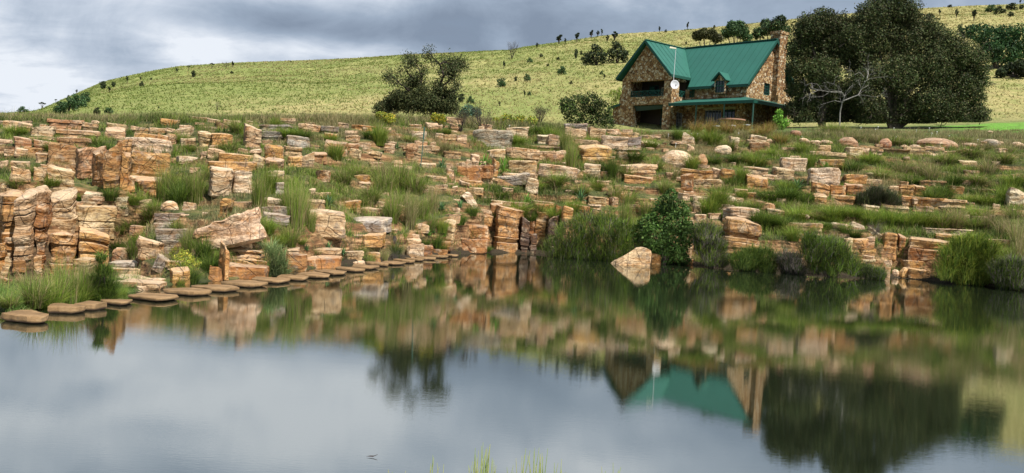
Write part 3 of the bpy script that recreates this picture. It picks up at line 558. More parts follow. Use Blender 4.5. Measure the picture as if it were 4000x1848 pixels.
ROCKS = """A
0 100 60 135 sc;70 115 355 205 bc;360 170 600 255 sw;440 140 560 170 sr;560 92 920 195 sr;910 120 1080 210 sc;580 195 1085 280 sc;1180 135 1410 205 bc;1170 190 1390 290 bc;1000 92 1110 130 ro;1450 155 1550 195 bc
1490 180 1660 240 sc;1655 180 1835 245 sc;1840 180 1940 250 sc;1500 240 1760 330 bo;1740 255 1870 340 so;1870 250 1950 340 bo;0 305 135 350 sr;170 290 340 380 sr;340 280 580 325 sc;400 320 590 410 sr;650 285 960 375 sr
60 415 150 475 bo;165 395 310 480 bc;270 400 500 470 bo;1430 310 1915 475 bw;1310 320 1440 470 so;530 400 860 660 br;850 410 1040 740 br;1040 430 1160 820 bk;1155 415 1340 860 bo;1340 470 1420 860 bo;1420 450 1890 780 bo
1390 720 1480 870 bo;1480 755 1860 930 bo;400 460 535 550 bc;125 548 330 650 bc;120 625 310 760 bc;370 620 505 750 bc;450 585 570 640 sc;550 620 800 810 bc;0 540 90 600 bw
a
0 -220 95 -90 bc;90 -220 215 -140 sw;90 -165 300 -60 sc;280 -150 445 -40 sc;535 -185 820 -120 sc;0 -60 275 500 to;285 -50 430 720 tc;425 60 565 820 tk;0 480 110 840 to
560 -90 815 350 tc;555 350 830 860 to;845 -35 915 30 bc;915 -100 1095 45 bw;940 -130 1140 -80 sw
845 45 1215 365 tc;850 360 1200 860 to;100 425 205 490 bw;50 490 165 610 bw;165 485 275 620 bw;30 600 150 720 bc;150 620 280 740 bk
380 560 480 800 bc;0 700 130 820 bc;0 820 90 960 bk;820 630 1040 880 bc;1195 -70 1420 120 bw;1420 -35 1640 110 bc;1250 280 1420 400 br;1460 250 1690 330 br;1245 490 1560 640 br;1540 410 1780 600 bc;1250 640 1680 720 sg;1260 715 1640 790 sc
1330 810 1730 870 sc;1330 865 1800 915 sc;1490 905 1730 985 br
b
25 110 340 208 sg;30 215 340 270 sg;25 270 355 408 bg;105 405 270 530 sg;0 540 150 740 bg 25;150 630 400 700 sc;190 740 400 900 bo;740 490 800 840 bo;790 510 1180 570 sc;770 560 1200 628 so;765 620 1215 695 so;760 690 1270 850 bk
620 700 750 850 bk;1225 -50 1530 40 sw;1210 30 1500 115 sg;1210 110 1500 205 sg;1450 490 1600 550 sc;1480 560 1690 760 bk;1710 -40 1890 80 sc;910 420 1090 475 sc;100 -30 265 60 rw;330 -20 460 60 bw;740 -50 850 150 bo 12;870 -30 1100 50 br
B
300 145 430 205 bw;255 180 420 290 bc;300 290 455 410 bc;570 165 685 215 sc;690 110 850 185 sr;500 225 660 380 sc;660 245 860 370 so;1000 170 1180 385 sc;1180 150 1520 228 sg;1180 225 1400 300 sg;1410 68 1560 120 sc
1020 95 1100 130 bc;1610 140 1840 210 sc;1690 115 1780 145 sr;1465 270 1720 385 bg;1450 380 1650 490 bc;1680 360 1820 400 sw;1065 380 1180 425 sg;1065 420 1180 490 sg;1235 365 1435 525 bo;1100 500 1225 620 bc;1240 520 1420 640 br
1480 485 1640 600 bo;1740 455 1910 560 br;1630 480 1760 620 bc;515 435 590 500 bw;605 415 780 500 bc;270 495 490 560 sw;730 460 1090 560 bo;620 545 1100 670 bo;620 640 860 930 bw;875 675 1070 890 bw;1265 650 1440 720 sc
1260 700 1345 800 bc;1340 780 1440 910 sg;400 610 510 660 bc;1790 650 1950 760 br;1770 895 1950 950 bc;1720 850 1790 910 br;100 75 290 140 bo;380 50 620 100 br
C
0 160 140 215 sc;160 165 355 250 sg;190 240 330 320 so;415 210 555 265 sc;415 260 565 325 bc;510 145 740 195 so;600 175 730 220 bg;845 165 930 210 bc;815 210 970 285 bc;340 120 460 170 bg;190 330 440 480 br
440 345 575 425 br;460 420 600 500 bc;620 415 820 490 sc;580 340 690 400 bc;865 350 960 450 bc;1130 130 1260 170 sw;1310 115 1440 185 bc;1440 140 1490 195 bc;1520 60 1720 125 sc;1570 140 1680 215 bw;1160 225 1310 310 bw
1880 155 1960 220 bc;1415 235 1500 290 bc;1500 245 1640 330 bc;1650 260 1760 340 bc;1090 365 1200 510 br;1190 330 1330 375 sw;1180 370 1420 440 sc;1130 440 1250 520 sc;1360 335 1425 380 bc;1510 435 1700 510 sc;1810 470 1900 540 br
940 535 1060 610 br;1250 565 1430 630 sc;1540 570 1610 630 bc;1650 558 1740 600 bc;1750 535 1830 600 bc;1635 605 1940 740 bk;1540 640 1620 720 bk;515 697 700 765 bo;580 775 700 850 bw;1320 708 1530 765 sc;1245 700 1310 730 bc
1565 735 1640 765 sc;1410 800 1540 850 sc;1280 810 1400 880 sc;1600 820 1660 860 bc;1730 755 1925 820 bo;1770 830 1950 900 bc;1925 735 2100 810 sc;690 925 780 980 sc;655 985 860 1030 sc;410 995 610 1110 bo;630 1060 830 1140 br
1690 890 1920 1020 ww 48
c
-50 240 405 500 bc;-40 640 325 750 sc;-40 745 370 880 bk;930 170 1100 320 sc;450 310 930 440 bg;440 470 860 600 bo;1150 350 1270 390 sc;1200 370 1350 440 sc;1040 520 1240 610 bc;1080 600 1280 750 bw;1130 475 1240 515 sc
1250 610 1380 730 bk;1340 560 1600 640 bk;1380 640 1550 700 bk;1470 330 1630 560 sc;1530 250 1680 340 sc;1600 180 1690 240 bc;1635 385 1990 530 bk;1615 525 2000 670 bk;390 665 620 745 sc;660 680 810 770 bo;440 770 640 810 bo;880 420 1000 460 sc
d
205 205 330 260 so;195 265 350 370 bo;335 105 575 190 sc;330 130 450 240 bk;380 185 645 662 to;570 190 650 260 bk;640 330 740 664 tz;735 470 820 668 tz;805 110 1035 155 sc
800 150 1045 240 bo;840 235 1035 310 bo;810 330 960 620 bo;1040 170 1110 330 bk;1100 175 1225 340 bo;1220 150 1400 260 bk;1390 60 1610 150 bc;1400 145 1560 190 sr;1650 70 1745 165 bo;1610 0 1730 50 sc;1740 20 1870 100 sc;1755 255 1870 380 br
955 320 1065 640 tz;735 330 815 480 bk
D
135 205 570 410 bg;490 170 760 290 bw;840 250 980 350 bw;970 260 1095 360 bw;1120 120 1400 200 bg;1140 190 1400 280 bc;1400 170 1600 290 bc;1560 190 1750 240 bc;1720 220 1975 270 sc;1150 305 1255 345 sw;1260 305 1540 390 bc
1550 260 1830 400 bw;1830 270 1990 400 bg;780 365 1110 440 sc;820 430 1040 500 sc;830 490 940 550 sc;940 480 1140 560 br;1040 430 1160 500 sc;1290 390 1650 600 bo;1710 400 1960 530 sw;285 415 500 520 bc;490 425 830 570 sc
515 545 840 700 bc;840 590 1320 740 bw 8;45 540 200 600 bc;0 560 50 620 bc;60 600 345 720 bk;340 530 410 710 bo;210 540 290 610 bw;105 475 200 540 br;360 700 735 800 bg -7;460 680 700 740 sw;740 680 850 750 bc;715 755 860 895 bw
1360 580 1535 720 bw;1550 655 1615 710 bc;220 735 365 810 sw
E
75 575 455 700 sc;80 700 430 790 bo;230 305 480 380 rw;280 250 380 282 sc;380 248 520 282 sw;750 240 895 360 ww;810 370 875 445 bc;520 420 860 620 rw;895 475 1035 580 rr;900 580 1040 620 sc;1090 365 1290 470 rw;1265 270 1370 420 bw
1480 265 1680 365 bw;1670 300 1755 350 rw;1490 340 1715 440 br;735 630 1110 740 so;1080 635 1170 740 so;1175 640 1320 750 so;730 700 870 860 bk;870 750 1190 840 bc;1430 615 1690 710 sc;1640 690 1780 745 sw;1750 630 1970 740 bc
1440 720 1680 880 bo;100 820 340 880 sc;0 900 180 990 so;0 810 60 880 sc;760 870 870 910 sc;560 670 640 750 bw;1290 555 1340 590 bc;1410 885 1570 950 so;1600 910 1800 970 sc
e
300 690 510 800 bo;580 755 860 805 sk;760 605 860 750 bc;140 155 480 225 sr;380 75 470 130 bw;760 20 990 60 sc;860 60 1020 160 bw;870 160 1010 240 bc;890 255 1020 320 bc;820 320 880 360 bc;1205 45 1350 140 rw
1510 100 1785 195 wr;1120 185 1300 230 sr;1200 190 1575 360 bw;1195 350 1555 775 to;1700 205 1880 260 sw;1890 370 1990 450 sw
F
235 195 380 270 rb;335 290 460 350 rb;460 305 580 365 rb;580 305 705 350 rb;770 280 1000 395 rb;560 370 700 440 sc;195 393 375 440 sw;480 440 830 530 sc;560 530 830 610 bo;850 400 1050 480 bw;1000 400 1120 470 bo;1130 415 1260 470 sc
1270 410 1550 480 sc;125 515 405 650 bw;430 630 800 805 bw;470 795 665 930 so;670 810 840 920 bo;510 920 640 1000 so;690 925 960 1010 so;840 690 1090 800 bo;1080 675 1300 745 sw;1000 740 1230 800 sc;850 800 1030 920 bk;1000 805 1200 860 sc
1220 300 1360 400 rb;1480 355 1550 385 rb;1330 825 1430 920 sc;1050 1035 1225 1110 sw;1230 1035 1500 1110 sc;260 1115 460 1190 rr;1460 765 1550 810 br
G
540 285 940 400 rb;990 335 1230 395 rb;1250 305 1445 385 rg;1550 335 1700 390 rb;600 398 805 480 sw;370 390 600 460 sc;440 360 550 395 rb;330 362 405 385 rb;805 425 920 480 so;950 418 1070 470 sc;1290 205 1350 235 rc;975 535 1155 590 sc
1010 575 1160 625 so;1030 640 1200 700 sc;1350 545 1430 580 sw;1550 690 1660 740 br;530 760 800 820 sr;295 815 470 930 so;470 815 600 930 so;860 825 1010 900 so;1010 748 1190 800 sc;1140 845 1370 890 sc;430 945 800 1060 so
540 985 660 1040 bc;340 935 440 1040 bo;650 970 1020 1040 sc;1490 855 1710 1040 ww;1355 1015 1420 1080 bw;1590 1080 1720 1140 sw;1075 1085 1410 1150 sc;1110 1150 1280 1180 sc
f
200 360 600 460 sc;290 480 400 570 bo;690 330 900 420 ww -8;880 335 1075 415 ww 10;1090 385 1260 480 sw 32;790 475 905 520 bc;830 520 910 690 bc;915 530 1080 620 bo;1080 515 1170 610 so;985 620 1170 700 so;1020 700 1170 745 so;1010 740 1185 800 bc
1250 510 1420 760 bo;1260 760 1360 840 bo;1280 840 1345 940 bo;1430 500 1505 650 bk;1500 760 1800 880 bo;1370 860 1450 940 rc;1450 850 1550 950 ro;1550 860 1780 955 bo
g
450 535 850 650 so;430 640 790 780 bk;600 415 1065 480 sw;720 470 1000 530 so;1210 530 1520 600 so"""
ORD = 'first second third fourth fifth sixth seventh eighth ninth tenth eleventh twelfth thirteenth fourteenth fifteenth sixteenth seventeenth eighteenth nineteenth twentieth'.split()
ZONES = ((430, 'by the left cliff'), (850, 'around the grassy gully'), (1300, 'behind the nearer stones'), (1760, 'behind the far stones'), (2200, 'by the wet wall'), (2720, 'behind the waterside shrubs'), (3150, 'below the porch'), (3600, 'below the dark tree'), (9999, 'near the right edge'))
TIERS = ('at the waterline', 'low on the bank', 'halfway up the bank', 'along the top ledge')
def tier(p):
    u = p[0]/p[1]; d0 = float(np.interp(u, SU, SD)); d1 = float(np.interp(u, EU, ED)); t = (p[1]-d0)/(d1-d0); return 0 if t < .07 else 1 if t < .35 else 2 if t < .75 else 3
def zone(px): return next(i for i, z in enumerate(ZONES) if px < z[0])
recs = []
tl = None
for ln in ROCKS.split('\n'):
    if len(ln) == 1: tl = TILE[ln]; continue
    for e in ln.split(';'):
        q = e.split(); x0, y0, x1, y1 = [float(v)*.353 for v in q[:4]]; recs.append([tl[0]+x0, tl[1]+y0, tl[0]+x1, tl[1]+y1, q[4][0], q[4][1], float(q[5]) if len(q) > 5 else 0.])
recs.sort(key=lambda r: -(r[2]-r[0])*(r[3]-r[1]))
FOOT = []; rest = MB(); rocks = []
for i, (x0, y0, x1, y1, kd, cl, tilt) in enumerate(recs):
    p = hit((x0+x1)/2, y1)
    if p is None: continue
    D = p[1]; w = (x1-x0)*D/FPX; h = (y1-y0)*D/FPX; dep = float(np.clip(max(.75*w, 1.25*h), .35, 2.2))
    if tilt: t = abs(math.radians(tilt)); w2 = w/(math.cos(t)+.35*math.sin(t)); h = max(.3*w2, (h-w2*math.sin(t)*.8)); w = w2
    sink = .12*h if kd in 'rw' else .05
    V, F = rock(w*1.04, h*1.06+sink, dep, kd, 1000+i*7, tilt); u = p[:2]/np.linalg.norm(p[:2]); c = p[:2]+u*(dep*.42)
    rz = -math.atan2(u[0], u[1])*.8+random.uniform(-.22, .22)
    FOOT.append((c[0], c[1], w*.5, dep*.45, rz, p[2]+h))
    if i < 298:
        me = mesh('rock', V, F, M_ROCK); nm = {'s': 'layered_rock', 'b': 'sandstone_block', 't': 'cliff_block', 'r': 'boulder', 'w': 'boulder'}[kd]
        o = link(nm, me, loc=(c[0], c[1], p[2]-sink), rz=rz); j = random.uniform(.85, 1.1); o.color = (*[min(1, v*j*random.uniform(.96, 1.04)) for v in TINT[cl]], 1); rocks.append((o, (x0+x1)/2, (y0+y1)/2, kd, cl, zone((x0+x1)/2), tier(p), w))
    else:
        cs, sn = math.cos(rz), math.sin(rz); rest.add([(c[0]+v[0]*cs-v[1]*sn, c[1]+v[0]*sn+v[1]*cs, v[2]+p[2]-sink) for v in V], F)
# the hanging boulder over the gully
p = hit(880, 965); D = p[1]; w = 226*D/FPX; h = 118*D/FPX; V, F = rock(w*.98, h*1.05, w*.9, 'b', 83, -17); V[:, 2] += (V[:, 0] < 0)*(V[:, 0]/w)*(V[:, 2] > h*.5)*.5*h; V[:, 0] -= np.clip(.45-V[:, 2]/h, -.5, .5)*.0; V[:, 2] += (V[:, 2] > h*.45)*.08*vnoise(V*5, 3)
hz = atd(892, 972, D-.1)[2]
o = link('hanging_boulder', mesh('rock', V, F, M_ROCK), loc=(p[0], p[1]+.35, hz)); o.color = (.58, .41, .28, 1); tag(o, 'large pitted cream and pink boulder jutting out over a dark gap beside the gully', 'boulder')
FOOT.append((p[0], p[1]+.35, w*.45, w*.4, 0, hz+h))
p = onwater(2478, 1031); D = p[1]-.75; w = 158*D/FPX; h = 86*D/FPX; V, F = rock(w, h, w*.55, 'w', 412); V[:, 0] *= -1; k_ = np.clip(.34+.95*(V[:, 0]/w+.42), .2, 1.)**.8; V[:, 2] = np.minimum(V[:, 2]*k_*1.02, h*(.9-.25*np.clip(V[:, 0]/w-.28, 0, 1)*3)); F = [f[::-1] for f in F]
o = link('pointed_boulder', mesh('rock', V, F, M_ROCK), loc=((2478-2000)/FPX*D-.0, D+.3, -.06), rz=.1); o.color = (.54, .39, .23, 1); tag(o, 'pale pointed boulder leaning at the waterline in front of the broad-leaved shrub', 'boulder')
cells = {}
for r_ in rocks: cells.setdefault((r_[3] in 's', 2 if r_[3] == 't' else r_[3] in 'rw', r_[4], r_[5], r_[6]), []).append(r_)
for (sl_, rd_, cl, zn, ti), L_ in cells.items():
    L_.sort(key=lambda r: r[1]); kind = 'layered slab' if sl_ else 'tall cliff column' if rd_ == 2 else 'boulder' if rd_ else 'block'; cat = 'slab' if sl_ else 'rock' if rd_ == 2 else 'boulder' if rd_ else 'rock'
    for k, r_ in enumerate(L_):
        if len(L_) == 1: s = f'only {CW[cl]} {kind} {TIERS[ti]} {ZONES[zn][1]}'
        else: s = f'{CW[cl]} {kind}, {ORD[min(k, 19)]} from left {TIERS[ti]} {ZONES[zn][1]}'
        tag(r_[0], s, cat, {'slab': 'layered sandstone slabs on the bank', 'boulder': 'rounded boulders on the bank', 'rock': 'sandstone blocks on the bank'}[cat])
# remaining small stones of the bank as one mass
for k in range(440):
    u = random.uniform(-.65, .75); d0 = float(np.interp(u, SU, SD)); d1 = float(np.interp(u, EU, ED)); t = random.random()**.9; y = d0+.3+(d1-d0+1)*t; x = u*y
    if fbm(np.array([[x*.35, y*.35, 0.]]), 2, 44)[0] < -.05: continue
    z = ground_at(x, y); s = random.uniform(.12, .42); V, F = rock(s*random.uniform(1, 2), s*random.uniform(.35, .8), s*1.2, random.choice('bsb'), 9000+k); a = random.uniform(-.5, .5); cs, sn = math.cos(a), math.sin(a)
    rest.add([(x+v[0]*cs-v[1]*sn, y+v[0]*sn+v[1]*cs, v[2]+z-.05) for v in V], F)
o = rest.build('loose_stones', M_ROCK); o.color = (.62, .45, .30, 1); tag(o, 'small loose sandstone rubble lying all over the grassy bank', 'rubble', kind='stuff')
# ------------------------------------------------------------------ stepping stones
STEPS = ((-20, 160, 1215, 1265), (170, 298, 1195, 1230), (285, 387, 1180, 1218), (378, 505, 1172, 1196), (478, 668, 1145, 1180), (626, 803, 1125, 1160), (750, 912, 1109, 1146), (863, 1018, 1096, 1127), (960, 1108, 1081, 1110), (1066, 1190, 1075, 1100), (1144, 1276, 1063, 1090), (1226, 1346, 1055, 1078), (1299, 1415, 1046, 1065), (1362, 1468, 1035, 1057), (1419, 1523, 1026, 1043), (1479, 1576, 1021, 1039), (1532, 1620, 1016, 1031), (1578, 1652, 1012, 1024), (1624, 1701, 1007, 1019), (1666, 1750, 1000, 1012), (1735, 1790, 998, 1007))
for k, (x0, x1, y0, y1) in enumerate(STEPS):
    p = onwater((x0+x1)/2, y1-3); D = p[1]; w = (x1-x0)*D/FPX; hgt = float(np.random.default_rng(k+50).uniform(.07, .105)) if k > 2 else .12; r = np.random.default_rng(k+3)
    dpt = max(.45, min(.8, (y1-y0-hgt*FPX/D*.9)*D/FPX*D/2.4)); n = 26; V = []
    ang = np.array([0, 90, 180, 270, 40, 140, 220, 320])*math.pi/180+r.normal(0, .2, 8); dd = np.concatenate([r.uniform(.8, 1.0, 4), r.uniform(.98, 1.32, 4)]); th = np.linspace(0, 2*math.pi, n, endpoint=False)
    rad = np.min(np.where(np.cos(th[None]-ang[:, None]) > .05, dd[:, None]/np.maximum(np.cos(th[None]-ang[:, None]), .05), 9), axis=0)
    rg = ((-.35, .55), (-.02, .62), (.01, .86), (.03, .96), (.05, .99), (hgt-.02, 1.0), (hgt-.004, .995), (hgt, .97), (hgt+.004, .6), (hgt+.005, .25))
    for z, q in rg: V.append(np.stack([np.cos(th)*rad*q*w/2, np.sin(th)*rad*q*dpt/2, np.full(n, z)], -1))
    V = np.concatenate(V); V += .022*np.stack([fbm(V*5+k*9, 3, 1), fbm(V*5+k*9, 3, 2), fbm(V*4+k*9, 3, 3)*.5], -1); V = np.concatenate([V, [[0, 0, hgt+.008]]])
    i = np.arange(n); j = (i+1) % n; F = [(a*n+p_, a*n+q_, (a+1)*n+q_, (a+1)*n+p_) for a in range(len(rg)-1) for p_, q_ in zip(i.tolist(), j.tolist())]+[((len(rg)-1)*n+a, (len(rg)-1)*n+b, len(V)-1) for a, b in zip(i.tolist(), j.tolist())]
    o = link('stepping_stone', mesh('stepping_stone', V, F, M_STEP), loc=(p[0], p[1]+dpt*.45, 0), rz=-.15+random.uniform(-.12, .12))
    lab = 'flat tan stepping stone, '+('nearest of the row, cut by the left edge' if k == 0 else 'farthest and smallest, at the corner of the rock wall' if k == len(STEPS)-1 else f'{ORD[k] if k < 20 else ORD[19]} in the row counted from the left edge')
    tag(o, lab, 'stepping stone', 'stepping stones in a row along the water edge')
# ------------------------------------------------------------------ vegetation builders
def blades(P, h, w, az, lean, col, seg=2):
    """arching grass blades: P (n,3) feet, az lean direction, lean amount, col (n,3)"""
    n = len(P); s = np.linspace(0, 1, seg+1); h = np.broadcast_to(h, n); w = np.broadcast_to(w, n)
    fa = az+math.pi/2+RNG.uniform(-.9, .9, n); V = np.zeros((n, seg+1, 2, 3))
    for k, t in enumerate(s):
        cx_ = P[:, 0]+np.cos(az)*lean*h*t*t; cy_ = P[:, 1]+np.sin(az)*lean*h*t*t; cz_ = P[:, 2]+h*(t-.42*np.minimum(lean, 1.6)*t*t)
        ww = w*(1-t*.93)*.5
        for q, sg in enumerate((-1, 1)): V[:, k, q] = np.stack([cx_+sg*np.cos(fa)*ww, cy_+sg*np.sin(fa)*ww, cz_], -1)
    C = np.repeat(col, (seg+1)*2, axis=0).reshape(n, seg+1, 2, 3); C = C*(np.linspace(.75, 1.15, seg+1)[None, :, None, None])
    b = np.arange(n)[:, None]*(seg+1)*2+np.arange(seg)[None]*2; b = b.ravel(); F = np.stack([b, b+1, b+3, b+2], -1)
    return V.reshape(-1, 3), F, C.reshape(-1, 3)
def leaves(P, size, col, out=None, asp=.55):
    """diamond leaf quads at P with random attitude, leaning to out"""
    n = len(P); d = RNG.normal(0, 1, (n, 3)); 
    if out is not None: d = d*.75+out
    d /= np.linalg.norm(d, axis=1, keepdims=True)+1e-6; a = np.cross(d, RNG.normal(0, 1, (n, 3))); a /= np.linalg.norm(a, axis=1, keepdims=True)+1e-6; b = np.cross(d, a)
    s = (np.broadcast_to(size, n)*RNG.uniform(.6, 1.25, n))[:, None]
    V = np.stack([P-a*s*.5, P+b*s*.5*asp+d*s*.08, P+a*s*.5, P-b*s*.5*asp+d*s*.08], 1).reshape(-1, 3); F = np.arange(n*4).reshape(n, 4)
    return V, F, np.repeat(col, 4, axis=0)
def pick(cols, n, v=.22):
    c = np.array(cols)[RNG.integers(0, len(cols), n)]; return np.clip(c*RNG.uniform(1-v, 1+v, (n, 1))*RNG.uniform(.93, 1.07, (n, 3)), 0, 1)
def cloud(C, R, n, flat=.85, shell=.55):
    """points in a union of blobs C (k,3) with radii R (k,)"""
    C = np.asarray(C, float); R = np.asarray(R, float); k = RNG.choice(len(C), n, p=R**2/np.sum(R**2)); d = RNG.normal(0, 1, (n, 3)); d /= np.linalg.norm(d, axis=1, keepdims=True)
    r = (shell+(1-shell)*RNG.random(n))**.8; lump = 1+.28*vnoise(d*2.6+C[k]*3.1+k[:, None]*.7, 12)+.15*vnoise(d*6+C[k], 13); P = C[k]+d*(R[k]*r*lump)[:, None]*np.array([1, 1, flat]); return P, d
GREEN = [(.15, .235, .03), (.20, .285, .04), (.10, .175, .024), (.26, .31, .07)]
DKGREEN = [(.06, .105, .02), (.10, .15, .028), (.035, .065, .015), (.12, .17, .03)]
STRAW = [(.33, .27, .13), (.25, .22, .10), (.40, .33, .18), (.20, .20, .075)]
YEL = [(.24, .28, .04), (.17, .24, .035), (.30, .32, .05)]
BLUE = [(.085, .16, .075), (.11, .19, .09), (.06, .12, .05)]
DEADC = [(.17, .15, .13), (.24, .21, .18), (.10, .085, .07)]
MIXG = GREEN+STRAW[:2]
FT = np.array([f[:6] for f in FOOT])
def inrock(x, y, z):
    """true where a foot would stand inside a rock footprint"""
    out = np.zeros(len(x), bool)
    for cx_, cy_, a, b, rz, top in FT:
        m = (np.abs(x-cx_) < 1.5*a+b) & (np.abs(y-cy_) < a+b)
        if not m.any(): continue
        dx = x[m]-cx_; dy = y[m]-cy_; c, s = math.cos(rz), math.sin(rz); u = (dx*c+dy*s)/(a*.92+1e-3); v = (-dx*s+dy*c)/(b*.92+1e-3); k = (np.abs(u) < 1) & (np.abs(v) < 1); ii = np.nonzero(m)[0]; out[ii[k]] = True
    return out
def slope_pts(n, t0, t1, u0=-.62, u1=.62):
    u = RNG.uniform(u0, u1, n); t = RNG.uniform(t0, t1, n); d0 = np.interp(u, SU, SD); d1 = np.interp(u, EU, ED); y = d0+(d1-d0)*t; x = u*y; keep = RNG.random(n) < y/57; return x[keep], y[keep], t[keep]
# ---- grass on the terraces
def terrace_grass():
    x, y, t = slope_pts(30000, .01, 1.02, -.66, .82); dens = fbm(P3(x*.28, y*.28), 3, 61)+.25
    k = dens > RNG.uniform(-.8, .5, len(x)); x, y, t = x[k], y[k], t[k]; k = ~inrock(x, y, 0); x, y, t = x[k], y[k], t[k]
    n = len(x); nb = 20; hh = np.clip(.27+.22*fbm(P3(x*.5, y*.5), 2, 71)+RNG.normal(0, .06, n), .09, .6); hue = fbm(P3(x*.22, y*.22), 2, 81)+x/90+RNG.normal(0, .25, n)
    X = np.repeat(x, nb)+RNG.normal(0, .10, n*nb); Y = np.repeat(y, nb)+RNG.normal(0, .10, n*nb); Z = H(X, Y)-.03; h = np.repeat(hh, nb)*RNG.uniform(.5, 1.25, n*nb)
    G1 = pick(GREEN, n*nb); G2 = pick(STRAW, n*nb); G3 = pick(DKGREEN, n*nb); hq = np.repeat(hue, nb)[:, None]; col = np.where(hq > .5, G2, np.where(hq < -.25, G3, G1)); mixr = RNG.random(n*nb)[:, None]; col = np.where(mixr < .13, G2, col)
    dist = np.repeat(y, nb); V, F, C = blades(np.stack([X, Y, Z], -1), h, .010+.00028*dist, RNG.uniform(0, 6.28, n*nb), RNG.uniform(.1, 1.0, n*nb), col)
    tag(link('grass', mesh('grass', V, F, M_GRASS, col=C)), 'short green and straw coloured grass covering the rocky terraces', 'grass', kind='stuff')
terrace_grass()
def seed_stalks():
    x, y, t = slope_pts(9000, .02, 1.15); k = (fbm(P3(x*.25, y*.25), 2, 62) > -.15) & ~inrock(x, y, 0); x, y = x[k], y[k]; n = len(x); V, F, C = blades(np.stack([x, y, H(x, y)-.03], -1), RNG.uniform(.4, .85, n), .010+.00022*y, RNG.uniform(0, 6.28, n), RNG.uniform(.05, .7, n), pick(STRAW+YEL[:1], n), 3)
    tag(link('seeding_grass', mesh('seeding_grass', V, F, M_GRASS, col=C)), 'scattered thin straw coloured seed stalks standing above the terrace grass', 'grass', kind='stuff')
seed_stalks()
def plateau_grass():
    n = 16000; u = RNG.uniform(-.7, .8, n); s = RNG.random(n)**1.6; d1 = np.interp(u, EU, ED); y = d1-.6+s*15; x = u*y
    keep = ~((x > 6) & (x < 21) & (y > 58)) & (np.abs(RNG.normal(0, .5, n)+0) < 1.6); x, y = x[keep], y[keep]; n = len(x); nb = 12
    hh = np.clip(.26+.15*fbm(P3(x*.4, y*.4), 2, 72)+RNG.normal(0, .07, n), .12, .7); hue = fbm(P3(x*.2, y*.2), 2, 83)+RNG.normal(0, .3, n)+.3+np.abs(x)/80
    X = np.repeat(x, nb)+RNG.normal(0, .12, n*nb); Y = np.repeat(y, nb)+RNG.normal(0, .12, n*nb); Z = H(X, Y)-.03; hq = np.repeat(hue, nb)[:, None]
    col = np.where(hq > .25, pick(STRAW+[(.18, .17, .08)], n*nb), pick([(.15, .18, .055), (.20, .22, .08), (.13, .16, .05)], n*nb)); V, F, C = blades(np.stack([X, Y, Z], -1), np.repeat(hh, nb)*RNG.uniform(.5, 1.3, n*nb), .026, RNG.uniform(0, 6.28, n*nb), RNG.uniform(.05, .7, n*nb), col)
    tag(link('meadow_grass', mesh('meadow_grass', V, F, M_GRASS, col=C)), 'taller seeding meadow grass along the top of the bank', 'grass', kind='stuff')
plateau_grass()
def hill_grass():
    n = 68000; u = RNG.uniform(-.7, .7, n); y = 85+(DC-80)*RNG.random(n)**.8; x = u*y; nb = 3
    hue = fbm(P3(x*.03, y*.025), 3, 91)+np.clip((x+60)/105, 0, 1)*.75-.3+RNG.normal(0, .25, n); dk = fbm(P3(x*.12, y*.1), 2, 92)+RNG.normal(0, .3, n)
    X = np.repeat(x, nb)+RNG.normal(0, .22, n*nb); Y = np.repeat(y, nb)+RNG.normal(0, .22, n*nb); Z = H(X, Y)-.05; hq = np.repeat(hue, nb)[:, None]; dq = np.repeat(dk, nb)[:, None]
    col = np.where(hq > .12, pick([(.32, .285, .12), (.29, .26, .105), (.36, .32, .15)], n*nb), pick([(.18, .225, .055), (.23, .26, .078), (.145, .20, .045)], n*nb)); col = np.where(dq > .8, pick([(.10, .15, .03), (.13, .17, .04)], n*nb), col)
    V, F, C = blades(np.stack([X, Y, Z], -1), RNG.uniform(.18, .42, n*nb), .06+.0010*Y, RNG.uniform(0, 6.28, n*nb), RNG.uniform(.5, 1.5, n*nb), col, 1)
    tag(link('hill_grass', mesh('hill_grass', V, F, M_GRASS, col=C)), 'tussocky yellow green grass covering the whole hill', 'grass', kind='stuff')
hill_grass()
# ---- individual plants: prototypes one metre tall and about one metre wide
def tuft_mesh(n, lean0, lean1, wid, foot, cols, seg=3, hmin=.45):
    a = RNG.uniform(0, 6.283, n); r = foot*RNG.random(n)**.5; P = np.stack([np.cos(a)*r, np.sin(a)*r, np.zeros(n)-.03], -1); az = a+RNG.normal(0, .5, n)
    V, F, C = blades(P, RNG.uniform(hmin, 1.05, n), wid, az, RNG.uniform(lean0, lean1, n), pick(cols, n), seg); return mesh('tuft', V, F, M_GRASS, col=C)
PROTO = dict(
    fan=[tuft_mesh(480, .1, 1.2, .024, .26, MIXG) for _ in range(2)], tall=[tuft_mesh(420, .05, .6, .02, .32, MIXG) for _ in range(2)], green=[tuft_mesh(520, .1, 1.0, .024, .32, GREEN+YEL[:1]) for _ in range(2)],
    dark=[tuft_mesh(520, .2, 1.1, .024, .3, DKGREEN+GREEN[:1]) for _ in range(2)], straw=[tuft_mesh(300, .05, .8, .018, .22, STRAW+GREEN[:1])], dead=[tuft_mesh(300, .5, 1.7, .016, .2, DEADC, hmin=.3)])
def broad(n, cols, w=.075, l0=.3, l1=1.5):
    a = np.arange(n)*2.4; az = a; P = np.stack([np.cos(a)*.05, np.sin(a)*.05, np.zeros(n)], -1); V, F, C = blades(P, RNG.uniform(.6, 1.0, n), w, az, np.linspace(l0, l1, n), pick(cols, n, .15), 4); return V, F, C
